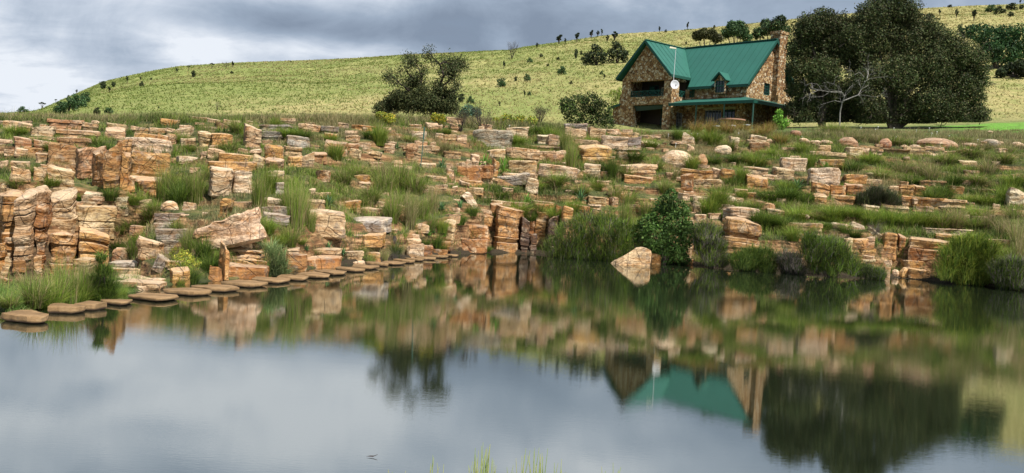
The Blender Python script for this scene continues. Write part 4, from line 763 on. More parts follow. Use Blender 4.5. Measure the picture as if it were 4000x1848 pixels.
def aloe_mesh(cols, n=26, w=.16):
    """fleshy rosette: each leaf is a folded lance"""
    V = []; F = []; C = []
    for k in range(n):
        az = k*2.4+RNG.normal(0, .15); el = .25+1.15*(1-k/n)+RNG.normal(0, .08); ln = RNG.uniform(.62, .85); c = pick(cols, 1, .15)[0]; sd = np.array([-math.sin(az), math.cos(az), 0.]); b = len(V)
        for i, t in enumerate((0, .25, .55, .8, 1.)):
            e = math.pi/2-el*(.55+.6*t); r = ln*t*math.sin(math.pi/2-e); z = .12+ln*t*math.sin(e)*.9; cc = np.array([math.cos(az)*r, math.sin(az)*r, z]); wd = w*.5*(1-t)**.6*(1 if t else .8)
            for q in (-1, 0, 1): V.append(cc+sd*wd*q+np.array([0, 0, -.25*wd*(q == 0)])); C.append(c*(.9+.25*t))
        for i in range(4):
            for q in (0, 1): F.append([b+i*3+q, b+i*3+q+1, b+i*3+q+4, b+i*3+q+3])
    return mesh('rosette', np.array(V), np.array(F), M_LEAF, True, col=np.array(C))
ALOE = [aloe_mesh(BLUE+[(.10, .20, .06)]) for _ in range(3)]; ALOEG = [aloe_mesh([(.12, .27, .04), (.18, .33, .06)], 22, .15)]
def place(name, me, px, py, w, h, color=(1, 1, 1), dmin=0, z=None, base=(1., 1.)):
    p = hit(px, py, dmin) if z is None else z
    if p is None: return None
    s = p[1]/FPX; o = link(name, me, loc=(p[0], p[1]+.05, p[2]-.03), rz=random.uniform(0, 6.28), sc=(w*s/base[0], w*s/base[0], h*s/base[1])); o.color = (*color, 1); return o
TUFTS = """60 1195 150 120 green;130 1200 150 150 fan;200 1190 150 210 tall;260 1190 140 230 tall;320 1185 140 200 fan;375 1182 120 220 dark;425 1178 90 190 dark;30 1190 120 90 fan;175 1205 160 110 green;290 1195 150 110 green;400 1185 130 110 green;100 1150 120 120 straw;230 1130 110 150 straw;330 1130 100 160 straw;470 1165 60 60 green;640 800 110 190 tall;700 805 130 200 dark;760 800 110 180 tall;815 700 60 90 fan;660 745 80 110 green;740 720 80 90 fan;590 860 120 110 fan;520 890 110 90 fan;470 905 90 80 fan;1010 820 100 190 tall;1050 760 80 150 green;1000 900 90 110 fan;1035 900 110 100 green;1130 950 110 120 fan;1085 960 90 100 green
1150 890 110 260 tall;1180 860 90 200 tall;1120 830 90 150 fan;1210 900 70 160 tall;1275 790 80 80 green;1400 800 90 80 fan;1450 790 110 100 fan;1500 760 130 130 tall;1560 740 140 150 tall;1620 760 130 150 fan;1570 830 130 140 fan;1640 850 120 150 tall;1690 840 100 140 straw;1530 870 110 160 fan;1600 890 110 160 straw;1680 890 80 110 fan;1720 900 90 90 green;1480 700 130 90 straw;1400 690 120 90 fan;1340 720 110 100 fan;1310 620 80 90 green;1480 570 90 110 green;1445 545 80 70 dark;1600 560 80 60 fan;1690 530 80 60 dark;1745 520 50 40 green;1730 600 110 70 straw
1290 560 70 70 green;1180 550 100 60 dark;1120 530 120 60 green;1075 510 60 60 green;980 560 90 80 green;930 520 120 90 fan;890 590 110 80 fan;860 620 110 70 straw;800 560 90 110 tall;700 560 90 80 fan;740 600 80 60 green;370 560 90 60 fan;395 600 110 70 dark;365 640 90 80 fan;200 590 80 60 green;150 560 80 60 fan;60 530 120 50 green;230 660 80 50 fan;120 690 100 60 fan;200 720 90 50 green;60 740 110 70 fan;160 760 60 80 green;95 860 30 90 dark;285 790 90 70 dark;330 770 90 50 green;430 780 90 70 dark;520 790 90 60 green;600 820 90 60 fan;480 830 50 60 dark;240 825 50 30 green;95 930 50 50 dark
460 980 90 110 dark;520 1010 100 110 fan;560 960 90 110 green;610 960 90 100 dark;740 990 110 160 tall;790 1010 90 130 dark;690 900 90 90 fan;820 1060 120 110 dark;860 1010 90 80 fan;740 1100 110 110 dark;700 1110 60 50 green;1000 1010 70 60 dead;1110 1040 60 60 dark;1170 950 70 50 green;1235 1000 110 70 straw;1400 1000 90 60 fan;1440 1030 80 90 tall;1500 1020 70 80 straw;1540 1020 60 110 dead;1545 1000 60 90 dark;1470 960 60 50 green;1700 960 80 80 dark;1720 985 90 70 dark;1655 960 70 60 dark;1850 950 80 90 dark;1945 870 60 60 green;2070 870 80 80 dark;1900 985 50 40 dark;1840 840 80 60 dark
1790 880 90 80 dark;2020 850 130 80 green;2110 840 110 80 fan;2180 850 120 90 green;2240 840 90 80 green;1980 840 110 70 green;1960 780 90 60 dark;2270 750 110 90 fan;2180 730 120 70 fan;2090 740 90 60 green;2330 740 80 70 green;2230 660 70 200 tall;2210 600 80 130 tall;2150 560 90 80 green;2060 590 90 70 fan;2020 560 90 60 green;2100 520 90 60 dark;2310 560 80 60 green;2390 700 60 160 dark;2400 790 90 110 tall;2450 700 80 90 fan;2460 800 90 80 fan;2480 620 110 80 dark;2560 660 110 90 fan;2540 570 90 60 green;2630 700 90 110 straw;2600 760 90 80 fan;2440 900 80 170 tall;2530 850 120 120 tall;2590 820 90 130 fan
2650 540 60 110 dark;2700 560 90 80 green;2780 560 110 80 green;2850 580 90 70 fan;2880 640 110 60 dark;2960 640 120 60 green;3010 620 90 60 green;2790 640 90 60 dark;2700 660 80 90 green;2860 740 90 70 dark;2900 700 70 90 green;2810 800 110 110 green;2770 830 100 110 green;2850 820 90 90 fan;2900 840 90 70 fan;2950 820 110 60 fan;3010 780 130 70 dark;3080 790 130 90 dark;3140 800 120 80 dark;3070 740 90 60 green;3160 660 70 90 green;3130 600 60 90 green;3050 560 110 70 straw;2990 530 110 60 straw;3200 600 90 50 straw;3330 680 110 70 dark;3400 640 120 80 green;3300 660 90 60 straw;3440 700 110 90 fan
3520 690 130 110 straw;3600 680 120 110 straw;3640 700 120 100 straw;3560 720 120 70 dark;3700 640 110 90 fan;3790 620 130 80 fan;3860 680 130 90 straw;3920 640 130 90 fan;3960 720 110 90 green;3820 720 110 80 fan;3890 740 90 60 straw;3730 720 90 60 dark;3690 780 90 90 dark;3640 790 110 70 dark;3780 800 110 70 green;3860 810 120 80 green;3930 800 110 130 green;3820 850 130 80 green;3960 860 90 70 fan;3120 860 120 70 green;3190 850 110 70 fan;3260 860 130 70 green;3330 850 120 60 green;3400 870 120 80 green;3470 880 130 90 green;3540 890 130 90 green;3610 895 130 90 green;3680 880 120 90 fan;3740 890 120 110 straw;3800 890 120 110 fan
3860 900 110 120 straw;3920 930 120 150 straw;3970 960 120 170 straw;3240 870 110 50 green;3060 890 110 90 dark;3020 870 80 60 green;2990 900 110 110 dark;2960 880 90 110 dark;3100 940 90 80 green;3190 920 90 60 green;3230 900 60 50 dark;3330 930 110 50 dark;3300 900 70 50 green;3150 920 110 70 fan;3080 910 90 60 fan;2800 990 90 110 fan;2750 960 90 90 straw;2850 930 90 60 dark;2780 920 90 60 green;3980 1060 110 200 straw;3930 1060 130 170 green;2480 900 80 60 green;2900 770 60 70 green;3420 925 60 110 dead;3500 790 60 50 dark;3450 810 100 60 dead
2660 480 60 70 straw;2720 520 110 70 straw;2780 520 110 80 straw;2840 520 120 80 straw;2900 525 120 80 straw;2960 525 110 80 straw;3010 510 90 70 straw;3240 520 100 70 fan;3280 530 110 60 fan;3350 545 110 60 straw;3430 560 120 60 straw;3500 560 120 60 fan;3570 550 120 50 straw;3680 560 110 50 straw;3760 570 110 50 fan;3840 590 120 50 straw;3940 600 110 50 straw"""
TCAT = dict(fan='arching green grass tussock', tall='tall upright green grass clump', green='fresh bright green grass tuft', dark='dark green grass clump', straw='straw coloured seeding grass clump', dead='grey dead hanging grass clump')
trs = []
for e in TUFTS.replace('\n', ';').split(';'):
    a = e.split(); px, py, w, h = map(float, a[:4]); k = a[4]; py += random.uniform(-9, 9); h *= random.uniform(.75, 1.2); me = random.choice(PROTO[k]); br = k == 'straw' and 2640 < px < 3060; o = place('grass_tussock', me, px, py, w*.85, h*(.85 if br else .95), (1.05, .85, .6) if br else (random.uniform(.85, 1.2),)*3)
    if o: trs.append((o, px, k, zone(px), tier(o.location)))
def ordtag(L_, key, text, cat, grp):
    cells = {}
    for r_ in L_: cells.setdefault(key(r_), []).append(r_)
    for kk, M_ in cells.items():
        M_.sort(key=lambda r: r[1])
        for i, r_ in enumerate(M_): tag(r_[0], text(kk, ('only' if len(M_) == 1 else ORD[min(i, 19)])), cat, grp)
ordtag(trs, lambda r: (r[2], r[3], r[4]), lambda k, n: f'{TCAT[k[0]]}, '+(n if n == 'only' else n+' from left')+(' one ' if n == 'only' else ' ')+f'{TIERS[k[2]]} {ZONES[k[1]][1].replace("the nearer ", "nearer ").replace("left of the hanging boulder", "")}'.strip(), 'grass tussock', 'grass tussocks on the bank')
# long grass on the low shelf at the left
x = RNG.uniform(-12.6, -6.8, 5200); y = RNG.uniform(14.6, 23, 5200); d0 = np.interp(x/y, SU, SD); k = (y > d0-.35) & (y < d0+4.5*RNG.random(5200)**1.5+.6) & (x/y < -.405); x, y = x[k], y[k]; nb = 6; n = len(x)
X = np.repeat(x, nb)+RNG.normal(0, .06, n*nb); Y = np.repeat(y, nb)+RNG.normal(0, .06, n*nb); Z = H(X, Y)-.03
hm = np.repeat(np.clip(.20+.22*fbm(P3(x*1.3, y*1.3), 2, 5)+(y-np.interp(x/y, SU, SD))*.20, .12, .85), nb)
V, F, C = blades(np.stack([X, Y, Z], -1), hm*RNG.uniform(.6, 1.25, n*nb), .011, RNG.uniform(0, 6.28, n*nb), RNG.uniform(.2, 1.2, n*nb), pick([(.12, .21, .04), (.16, .26, .055), (.09, .16, .03), (.22, .27, .09)], n*nb), 3)
tag(link('shore_grass', mesh('shore_grass', V, F, M_GRASS, col=C)), 'lush long grass on the low shelf under the left cliff', 'grass', kind='stuff')
# reeds standing in the shallows at the bottom of the picture
RE = ((1705, 80), (1722, 120), (1768, 60), (1880, 60), (1897, 190), (1905, 130), (1912, 100), (1925, 200), (1930, 240), (1938, 220), (1945, 190), (1950, 120), (1962, 90), (1985, 110), (2035, 60), (2075, 170), (2080, 120), (2126, 190), (2131, 150), (2150, 120), (2160, 190), (2171, 170), (2205, 90), (2225, 90), (2260, 60), (2420, 60), (2442, 90), (2462, 70), (1560, 30), (1600, 20), (1915, 150), (1890, 90), (2100, 60), (2050, 40))
rl = []
for px, hpx in RE:
    px += random.uniform(-4, 4); D = random.uniform(6.9, 7.6); p = onwater(px, 1848); p = np.array([(px-2000)/FPX*D+.02, D, 0]); hz = atd(px, 1848-hpx*.5, D)[2]; m = MB()
    for q in range(2 if hpx < 100 else 3):
        dx = random.uniform(-.02, .02); m.tube([(dx, dx, -.15-max(0, 0)), (dx*1.6, dx, hz*.5), (dx*2.5+random.uniform(-.02, .02), dx, hz*random.uniform(.8, 1.05))], [.0045, .004, .0015], 5)
    me = m; o = link('reed', mesh('reed', m.V, m.F, M_GRASS, True, col=pick([(.20, .30, .07), (.27, .33, .10), (.36, .36, .18)], len(m.V), .05)), loc=p); rl.append((o, px))
ordtag(rl, lambda r: 0 if r[1] < 1820 else 1 if r[1] < 1965 else 2 if r[1] < 2100 else 3 if r[1] < 2190 else 4, lambda k, n: f'thin green reed stalk, {n} from left in the {("far left", "tallest left", "middle", "tall right", "far right")[k]} cluster at bottom edge', 'reed', 'reeds at the near edge')
# aloes
AL = ((1724, 665, 62, 60, 0), (1548, 585, 42, 40, 0), (1281, 985, 55, 55, 0), (1338, 1000, 46, 50, 0), (1283, 815, 62, 70, 0), (1722, 830, 62, 60, 0), (1796, 820, 55, 55, 0), (2059, 800, 62, 60, 1), (2268, 800, 60, 80, 0), (2096, 875, 38, 34, 1), (1893, 655, 60, 70, 1), (1964, 685, 58, 90, 1), (3226, 665, 85, 45, 1), (3116, 745, 90, 60, 0), (1196, 985, 42, 44, 0), (1672, 925, 60, 40, 1), (1735, 930, 50, 40, 1), (3095, 770, 60, 45, 0), (840, 1050, 50, 40, 0), (1690, 915, 40, 40, 0))
al = []
for px, py, w, h, g_ in AL:
    o = place('aloe', random.choice(ALOEG if g_ else ALOE), px, py, w, h, dmin=0, base=(1.25, .85))
    if o: al.append((o, px, g_))
ordtag(al, lambda r: (r[2], 0 if r[1] < 1400 else 1 if r[1] < 1850 else 2 if r[1] < 2600 else 3), lambda k, n: f'{"bright green" if k[0] else "blue green"} spiky aloe rosette, {n} from left among rocks {("near the left stepping stones", "near the far stepping stones", "above the wet rock wall", "below the porch")[k[1]]}', 'aloe', 'aloes growing among the rocks')
# ---- shrubs from blobs given in picture positions at their own depth
def blobs(L_, D, sc=1., jit=.0, oy=0, ox=0):
    C = []; R_ = []
    for x, y, r in L_: d = D+random.uniform(-1, 1)*jit; p = atd(ox+x*sc, oy+y*sc, d); C.append(p); R_.append(r*sc*d/FPX)
    return np.array(C), np.array(R_)
def shrub(name, label, cat, L_, D, n, size, cols, jit=.3, base=None, wood=M_BARK, flat_=.9, shell=.5, sc=1., ox=0, oy=0, nst=9, asp=.55, group=None, thick=.02):
    if asp < .25 and D < 60: n = int(n*1.6)
    C, R_ = blobs(L_, D, sc, jit, oy, ox); P, d = cloud(C, R_, n, flat_, shell); gz = H(P[:, 0], P[:, 1]); fl = np.where(P[:, 0] < -4, -2., 0.); P[:, 2] = np.maximum(P[:, 2], np.maximum(gz, fl)+.03)
    b = base if base is not None else (C[:, 0].mean(), C[:, 1].mean()); bz = max(0 if b[0] > -4 else -2, ground_at(*b)); t = link(name, None, loc=(b[0], b[1], bz)); tag(t, label, cat, group)
    if asp < .25 and D < 60:
        P[:, 2] = np.maximum(P[:, 2]-size*1.2, np.maximum(H(P[:, 0], P[:, 1]), fl)-.02); V, F, Co = blades(P, RNG.uniform(1.6, 4.2, n)*size, size*.17, np.arctan2(d[:, 1], d[:, 0])+RNG.normal(0, .7, n), RNG.uniform(.1, 1.7, n), pick(cols, n), 3)
    else: V, F, Co = leaves(P, size, pick(cols, n), d*.6, asp)
    Co = Co*(1+.45*fbm(V*(2.2 if D < 60 else .6), 2, 55))[:, None]
    crown = link('crown', mesh('crown', V-np.array([b[0], b[1], bz]), F, M_LEAF, col=np.clip(Co, .004, 1)), t)
    m = MB()
    for k in range(nst):
        c = C[k % len(C)]-np.array([b[0], b[1], bz]); m.tube([(random.uniform(-.1, .1), random.uniform(-.1, .1), -.1), (c[0]*.35+random.uniform(-.1, .1), c[1]*.4, max(.1, c[2]*.5)), (c[0], c[1], max(.15, c[2]))], [thick, thick*.6, thick*.25], 5)
    m.build('stem', wood, t); return t
dW = float(onwater(2280, 1018)[1])
shrub('fine_leaved_bush', 'large feathery dark green bush overhanging the water left of the broad-leaved shrub', 'bush', ((2170, 960, 50), (2230, 910, 65), (2300, 880, 70), (2370, 870, 60), (2430, 900, 55), (2260, 970, 60), (2340, 960, 70), (2410, 970, 60), (2460, 960, 45), (2200, 1000, 35), (2300, 1010, 35), (2380, 1010, 35)), dW+.75, 6500, .11, DKGREEN+GREEN[:3]+DEADC[:1], asp=.16, jit=.3)
shrub('broad_leaved_shrub', 'glossy dark broad-leaved shrub with a pointed top, standing over the water', 'shrub', ((2620, 760, 28), (2600, 800, 45), (2650, 820, 45), (2580, 850, 55), (2640, 870, 60), (2530, 880, 45), (2680, 890, 40), (2560, 920, 60), (2630, 940, 65), (2690, 930, 40), (2600, 970, 45), (2650, 990, 40), (2500, 900, 35), (2600, 1012, 32), (2665, 1015, 34), (2540, 965, 38), (2470, 930, 30)), dW+.45, 10500, .105, [(.03, .07, .014), (.05, .10, .02), (.08, .14, .03)], jit=.3, asp=.7)
shrub('overhanging_bush', 'grassy bush with grey dead leaves trailing into the water beside the broad-leaved shrub', 'bush', ((2760, 900, 45), (2750, 950, 45), (2800, 960, 40), (2780, 1000, 40), (2820, 1010, 30)), dW, 2600, .13, GREEN[:2]+DEADC+DKGREEN[:1], asp=.12)
shrub('low_water_bush', 'low dark green bush at the water edge under the orange rock face', 'bush', ((2890, 1010, 45), (2940, 1000, 50), (2990, 1000, 45), (2920, 1035, 35), (3000, 1040, 35)), dW-.4, 3200, .11, DKGREEN, asp=.22)
shrub('brown_brush', 'grey brown dead brush tangled at the water edge', 'brush', ((3060, 1010, 35), (3100, 1020, 40), (3080, 1050, 30), (3120, 1050, 30)), dW-.7, 1500, .13, DEADC+DKGREEN[:1], asp=.1, wood=M_DEAD)
shrub('reedy_bush', 'grassy green bush on the waterline right of the dead brown brush', 'bush', ((3170, 970, 45), (3220, 960, 50), (3270, 980, 50), (3190, 1020, 45), (3250, 1030, 45), (3310, 1020, 40), (3160, 930, 30), (3330, 1040, 30)), dW-1., 4200, .13, GREEN[:3]+DKGREEN+DEADC[:1], asp=.13)
shrub('creeping_bush', 'low dark creeping bush at the waterline left of the notched orange rocks', 'bush', ((3370, 1050, 28), (3410, 1060, 28), (3440, 1070, 22), (3340, 1050, 22)), dW-1.1, 1500, .10, DKGREEN+DEADC[:1], asp=.2)
shrub('willowy_bush', 'big bright topped green bush leaning over the water near the right edge', 'bush', ((3760, 950, 45), (3810, 945, 45), (3850, 970, 50), (3720, 990, 50), (3780, 1010, 60), (3850, 1030, 55), (3700, 1050, 40), (3760, 1070, 40), (3830, 1080, 40)), 34.2, 5600, .13, GREEN+YEL+DKGREEN[:2], asp=.14)
shrub('grey_bush', 'grey twiggy half-dead bush in the water at the far right edge', 'bush', ((3910, 1060, 45), (3960, 1040, 50), (3990, 1080, 50), (3930, 1110, 35), (4020, 1050, 50)), 33., 3600, .12, DEADC+DKGREEN+GREEN[:1], asp=.12, wood=M_DEAD)
shrub('yellow_bush', 'small yellow-green leafy bush at the foot of the grey stacked rocks', 'bush', ((690, 990, 34), (722, 1008, 38), (750, 1030, 34), (690, 1035, 34), (735, 1060, 30)), 22.3, 1900, .055, YEL+[(.36, .30, .04)], asp=.3)
shrub('hanging_plant', 'large long-leaved pale green plant hanging beside the layered orange block', 'plant', ((1060, 965, 32), (1080, 990, 38), (1090, 1030, 34), (1075, 1050, 26), (1110, 1060, 24)), 23.2, 700, .10, [(.17, .23, .09), (.22, .28, .12), (.11, .17, .06)], asp=.2, jit=.15)
shrub('leafy_weed', 'dark leafy weed thicket beside the left cliff', 'plant', ((395, 1000, 20), (405, 1050, 30), (370, 1100, 38), (425, 1120, 36), (400, 1150, 40)), 17.4, 2200, .06, DKGREEN+GREEN[:1], asp=.2)
shrub('cliff_bush', 'grey green rounded bush on the ledge in front of the bright right terraces', 'bush', ((3370, 770, 28), (3420, 750, 34), (3470, 770, 32), (3400, 785, 26), (3500, 790, 20)), 42.5, 2600, .12, [(.07, .08, .045), (.11, .12, .07), (.16, .15, .10)]+DKGREEN[:1], asp=.16)
shrub('sapling', 'bright green leafy sapling between the porch and the dark tree', 'sapling', ((3045, 440, 18), (3040, 465, 22), (3065, 480, 24), (3045, 495, 22)), 69., 1100, .14, [(.15, .31, .04), (.20, .38, .06), (.10, .22, .03)], asp=.6, jit=.2)
for nm, lb, L_, D, n, cl in (('flowering_shrub', 'yellow-flowering shrub in front of the bare-branched tree, left one', ((1490, 455, 24), (1525, 460, 22), (1510, 475, 22)), 47., 900, YEL+[(.45, .34, .03)]), ('flowering_shrub', 'yellow-flowering shrub in front of the bare-branched tree, right one', ((1700, 460, 20), (1725, 465, 20)), 49., 700, YEL+[(.45, .34, .03)]), ('flowering_shrub', 'wide yellow-flowering shrub at the top ledge right of the burnt twigs', ((1980, 465, 26), (2030, 470, 28), (2080, 475, 24), (1940, 475, 22)), 52., 1700, YEL+[(.45, .34, .03)]+GREEN[:2]),
    ('teal_bush', 'blue green bush at the right foot of the bare-branched tree', ((1830, 430, 28), (1860, 440, 24), (1810, 445, 22)), 56., 1400, [(.06, .14, .09), (.09, .18, .12)]), ('dark_bush', 'big dark rounded bush against the left wall of the house', ((2220, 420, 38), (2260, 400, 40), (2310, 400, 45), (2350, 430, 45), (2240, 460, 40), (2300, 460, 45), (2370, 480, 35), (2210, 400, 26)), 66., 6500, DKGREEN[:1]+[(.028, .045, .016), (.05, .065, .022)]), ('light_bush', 'light green bush behind the left corner of the house', ((2400, 370, 26), (2420, 400, 30), (2400, 430, 30), (2430, 360, 22)), 92., 1600, GREEN[:2]+YEL[:1])):
    shrub(nm, lb, 'bush' if 'bush' in nm else 'shrub', L_, D, n, .15 if D > 60 else .11, cl, jit=.5, group='yellow flowering shrubs on the top ledge' if nm == 'flowering_shrub' else None)
for k, (px, py, h) in enumerate(((1545, 1005, 95), (3425, 1010, 90), (2775, 1040, 100))):
    o = place('dead_grass_clump', PROTO['dead'][0], px, py-h*.9, 70, 10, (1, 1, 1)); 
    if o: D = o.location.y; o.scale = (60*D/FPX*.5, 60*D/FPX*.5, -h*D/FPX); o.location.y -= .35; tag(o, ('grey withered grass hanging down the rocks above the far stepping stones', 'grey withered grass hanging over the notched orange rocks at right', 'grey withered grass hanging to the water beside the orange rock face')[k], 'dead grass')
# ---- branching trees
def branch(m, p, d, ln, r, lev, tips, spread=.6, up=.15):
    p = np.array(p, float); d = np.array(d, float); pts = [p]; rr = [r]
    for s in range(3): d = d+np.random.default_rng(random.randint(0, 10**9)).normal(0, .16, 3)+np.array([0, 0, up*.3]); d /= np.linalg.norm(d); p = p+d*ln/3; pts.append(p); rr.append(r*(1-.18*(s+1)))
    m.tube([tuple(q) for q in pts], rr, 6 if r > .03 else 4)
    if lev == 0: tips.append(p); return
    for k in range(random.choice((2, 3))):
        dd = d+RNG.normal(0, spread, 3); dd[2] += up; dd /= np.linalg.norm(dd); branch(m, pts[random.choice((2, 3))], dd, ln*random.uniform(.62, .85), r*.55, lev-1, tips, spread, up)
def bare_tree():
    D = 54.; sc = .427; q = lambda x, y, dd=0.: atd(1350+x*sc, 80+y*sc, D+dd); b = q(790, 880); gz = ground_at(b[0], b[1]); t = link('gnarled_tree', None, loc=(b[0], b[1], gz)); o3 = np.array([b[0], b[1], gz])
    tag(t, 'gnarled dark tree with sparse crown and bare branches, in front of the green hill', 'tree'); m = MB(); tips = []
    stems = (((790, 880), (800, 760), (850, 620), (900, 500), (860, 400), (790, 330)), ((790, 880), (760, 740), (680, 620), (620, 540), (560, 470)), ((850, 620), (940, 560), (990, 480), (1000, 420)), ((720, 680), (600, 650), (500, 580), (440, 520)), ((900, 500), (960, 470), (1030, 420)), ((680, 620), (700, 520), (660, 420), (600, 390)), ((800, 760), (900, 700), (1000, 640)), ((860, 400), (900, 380), (960, 400)))
    for st in stems:
        pts = [q(x, y, random.uniform(-.5, .5)*(i > 0))-o3 for i, (x, y) in enumerate(st)]; n = len(pts); m.tube([tuple(p) for p in pts], [.09*(1-i/n)+.02 for i in range(n)] if st[0] == (790, 880) else [.05*(1-i/n)+.012 for i in range(n)])
        for p_, p2 in zip(pts[1:], pts[:-1]):
            for k in range(4): d = (p_-p2); d = d/np.linalg.norm(d)+RNG.normal(0, .7, 3); branch(m, p_, d/np.linalg.norm(d), .27, .016, 2, tips, .8, .0)
    m.build('trunk', M_BURNT, t); T_ = np.array(tips); n = len(T_)*16; P = np.repeat(T_, 16, 0)+RNG.normal(0, .15, (n, 3)); k = P[:, 2] > .8; P = P[k]
    V, F, C = leaves(P, .11, pick([(.05, .075, .022), (.07, .085, .03), (.04, .058, .02), (.085, .08, .04)], len(P))); link('crown', mesh('crown', V, F, M_LEAF, col=C), t)
    C_, R_ = blobs(((330, 800, 70), (430, 760, 90), (540, 750, 100), (650, 740, 110), (760, 760, 110), (870, 760, 110), (960, 790, 80), (700, 660, 70), (860, 640, 70), (620, 560, 50), (480, 700, 70), (960, 700, 60)), D, sc, .7, 80, 1350); P, d = cloud(C_, R_*1.18, 24000, .9, .35); P[:, 2] = np.maximum(P[:, 2], gz+.1)
    V, F, C = leaves(P-o3, .11, pick([(.04, .056, .02), (.06, .075, .026), (.10, .105, .04)], len(P)), d*.5); link('undergrowth', mesh('undergrowth', V, F, M_LEAF, col=C), t)
bare_tree()
def twig_bush(name, label, px, py, w, h, mat, lev=3, D=None, n=9, cat='bush'):
    p = hit(px, py) if D is None else None
    if p is None: p = atd(px, py, D or 50.); p[2] = ground_at(p[0], p[1])
    s = p[1]/FPX; H_ = h*s; Wd = w*s; t = link(name, None, loc=p); tag(t, label, cat); m = MB(); tips = []
    for k in range(n): a = random.uniform(0, 6.28); d = np.array([math.cos(a)*Wd/H_*.6, math.sin(a)*.4, 1]); branch(m, (0, 0, -.03), d/np.linalg.norm(d), H_*.42, H_*.016, lev, tips, .35, .25)
    m.build('stem', mat, t); P = np.repeat(np.array(tips), 3, 0)+RNG.normal(0, .05*H_, (len(tips)*3, 3)); V, F, C = leaves(P, H_*.045, pick([(.06, .06, .03), (.09, .10, .04)], len(P))); link('crown', mesh('crown', V, F, M_LEAF, col=C), t); return t
twig_bush('burnt_bush', 'dark burnt-looking bare bush, left one above the big grey block', 1800, 515, 90, 85, M_BURNT); twig_bush('burnt_bush', 'dark burnt-looking bare bush, right one above the big grey block', 1885, 515, 90, 105, M_BURNT)
twig_bush('dry_stalks', 'tall dry brown stalks standing on the top ledge left of the dark bush', 2110, 440, 70, 75, M_BURNT, n=14, D=62.)
# the dead white-branched tree in front of the dark one
def dead_tree():
    D = 69.; q = lambda x, y: atd(2950+x*.4706, y*.4706, D); b = q(700, 1040); gz = ground_at(b[0], b[1]); o3 = np.array([b[0], b[1], gz]); t = link('dead_tree', None, loc=o3); tag(t, 'leafless bleached grey tree spreading in front of the big dark trees', 'tree'); m = MB(); tips = []
    for st, r in ((((700, 1060), (705, 930), (715, 860), (730, 800), (700, 770), (610, 770), (520, 750), (450, 780)), .085), (((725, 840), (800, 810), (850, 790), (880, 740), (910, 660), (930, 620), (945, 570)), .07), (((850, 790), (900, 790), (980, 812)), .035), (((905, 680), (950, 655), (1010, 645)), .03), (((880, 740), (945, 705)), .03), (((905, 640), (870, 600), (820, 620), (790, 600)), .03), (((720, 850), (660, 835), (590, 855)), .035), (((700, 770), (690, 730), (640, 700)), .03), (((610, 770), (560, 800), (500, 810)), .025), (((560, 760), (520, 700), (470, 690)), .025)):
        pts = [q(x, y)-o3+np.array([0, random.uniform(-.6, .3)*(i > 1), 0]) for i, (x, y) in enumerate(st)]; n = len(pts); m.tube([tuple(p) for p in pts], [r*.62*(1-.8*i/n) for i in range(n)], 6)
        for p_, p2 in zip(pts[2:], pts[1:-1]):
            for k in range(2): d = (p_-p2); d = d/np.linalg.norm(d)+RNG.normal(0, .6, 3); branch(m, p_, d/np.linalg.norm(d), .55, .016, 2, tips, .6, .05)
    m.build('trunk', M_DEAD, t)
dead_tree()
BT = ((440, 230, 130), (370, 400, 110), (350, 560, 100), (360, 740, 105), (440, 880, 115), (560, 180, 130), (700, 220, 130), (560, 380, 170), (560, 600, 170), (640, 800, 170), (760, 400, 160), (780, 920, 120), (500, 980, 110), (650, 960, 120), (400, 985, 100), (330, 900, 90), (560, 1010, 90),
      (950, 150, 160), (860, 480, 150), (850, 740, 150), (820, 300, 120), (1100, 60, 180), (1250, 110, 150), (1000, 350, 200), (1250, 330, 200), (1420, 250, 140), (1550, 350, 150), (1690, 440, 150), (1810, 520, 130), (1850, 660, 110), (1800, 800, 130), (1850, 960, 120), (1650, 700, 180), (1450, 550, 200), (1450, 850, 190), (1200, 620, 200), (1200, 900, 170), (950, 650, 180), (950, 880, 150), (1650, 950, 140), (1050, 985, 110), (1230, 995, 115), (1400, 990, 110), (1550, 1015, 100), (1740, 1015, 95), (920, 1000, 85), (1860, 1035, 70))
TC = [(.042, .066, .022), (.06, .085, .028), (.034, .048, .018), (.10, .115, .042), (.07, .065, .03)]
def big_tree(name, label, L_, bx, n, D):
    C, R_ = blobs(L_, D, .4706, .9, 0, 2950); b = atd(2950+bx*.4706, 500, D); gz = ground_at(b[0], b[1]); o3 = np.array([b[0], b[1], gz]); t = link(name, None, loc=o3); tag(t, label, 'tree', 'big dark trees beside the house')
    P, d = cloud(C, R_*.93, n, 1., .3); P[:, 1] = np.where(d[:, 1] > 0, P[:, 1]+d[:, 1]*1.2, P[:, 1]); P[:, 2] = np.maximum(P[:, 2], H(P[:, 0], P[:, 1])+.5); V, F, Co = leaves(P-o3, .165, pick(TC, n, .35), d*.6); Co = np.clip(Co*(1+.25*fbm(V*.55, 3, 56))[:, None], .003, 1); cr = link('crown', mesh('crown', V, F, M_LEAF, col=Co), t)
    m = MB(); tips = []
    for k, c in enumerate(C):
        c = c-o3
        if c[2] < 2.2: continue
        m.tube([(random.uniform(-.2, .2), 0, -.2), (c[0]*.25+random.uniform(-.3, .3), c[1]*.3, c[2]*.4), (c[0]*.8, c[1]*.8, c[2]*.85), tuple(c)], [.17, .12, .06, .03], 7)
    for k in range(30):
        c = C[k % len(C)]-o3; dd = RNG.normal(0, 1, 3); dd[1] -= .5; branch(m, c, dd/np.linalg.norm(dd), R_[k % len(C)]*.8, .035, 2, tips, .5, .1)
    m.build('trunk', M_BARK, t)
big_tree('dense_dark_tree', 'left and smaller of the two dense dark trees, touching the house chimney', BT[:17], 560, 85000, 75.)
big_tree('dense_dark_tree', 'right and taller of the two dense dark trees, its top cut by the picture edge', BT[17:], 1150, 150000, 74.)
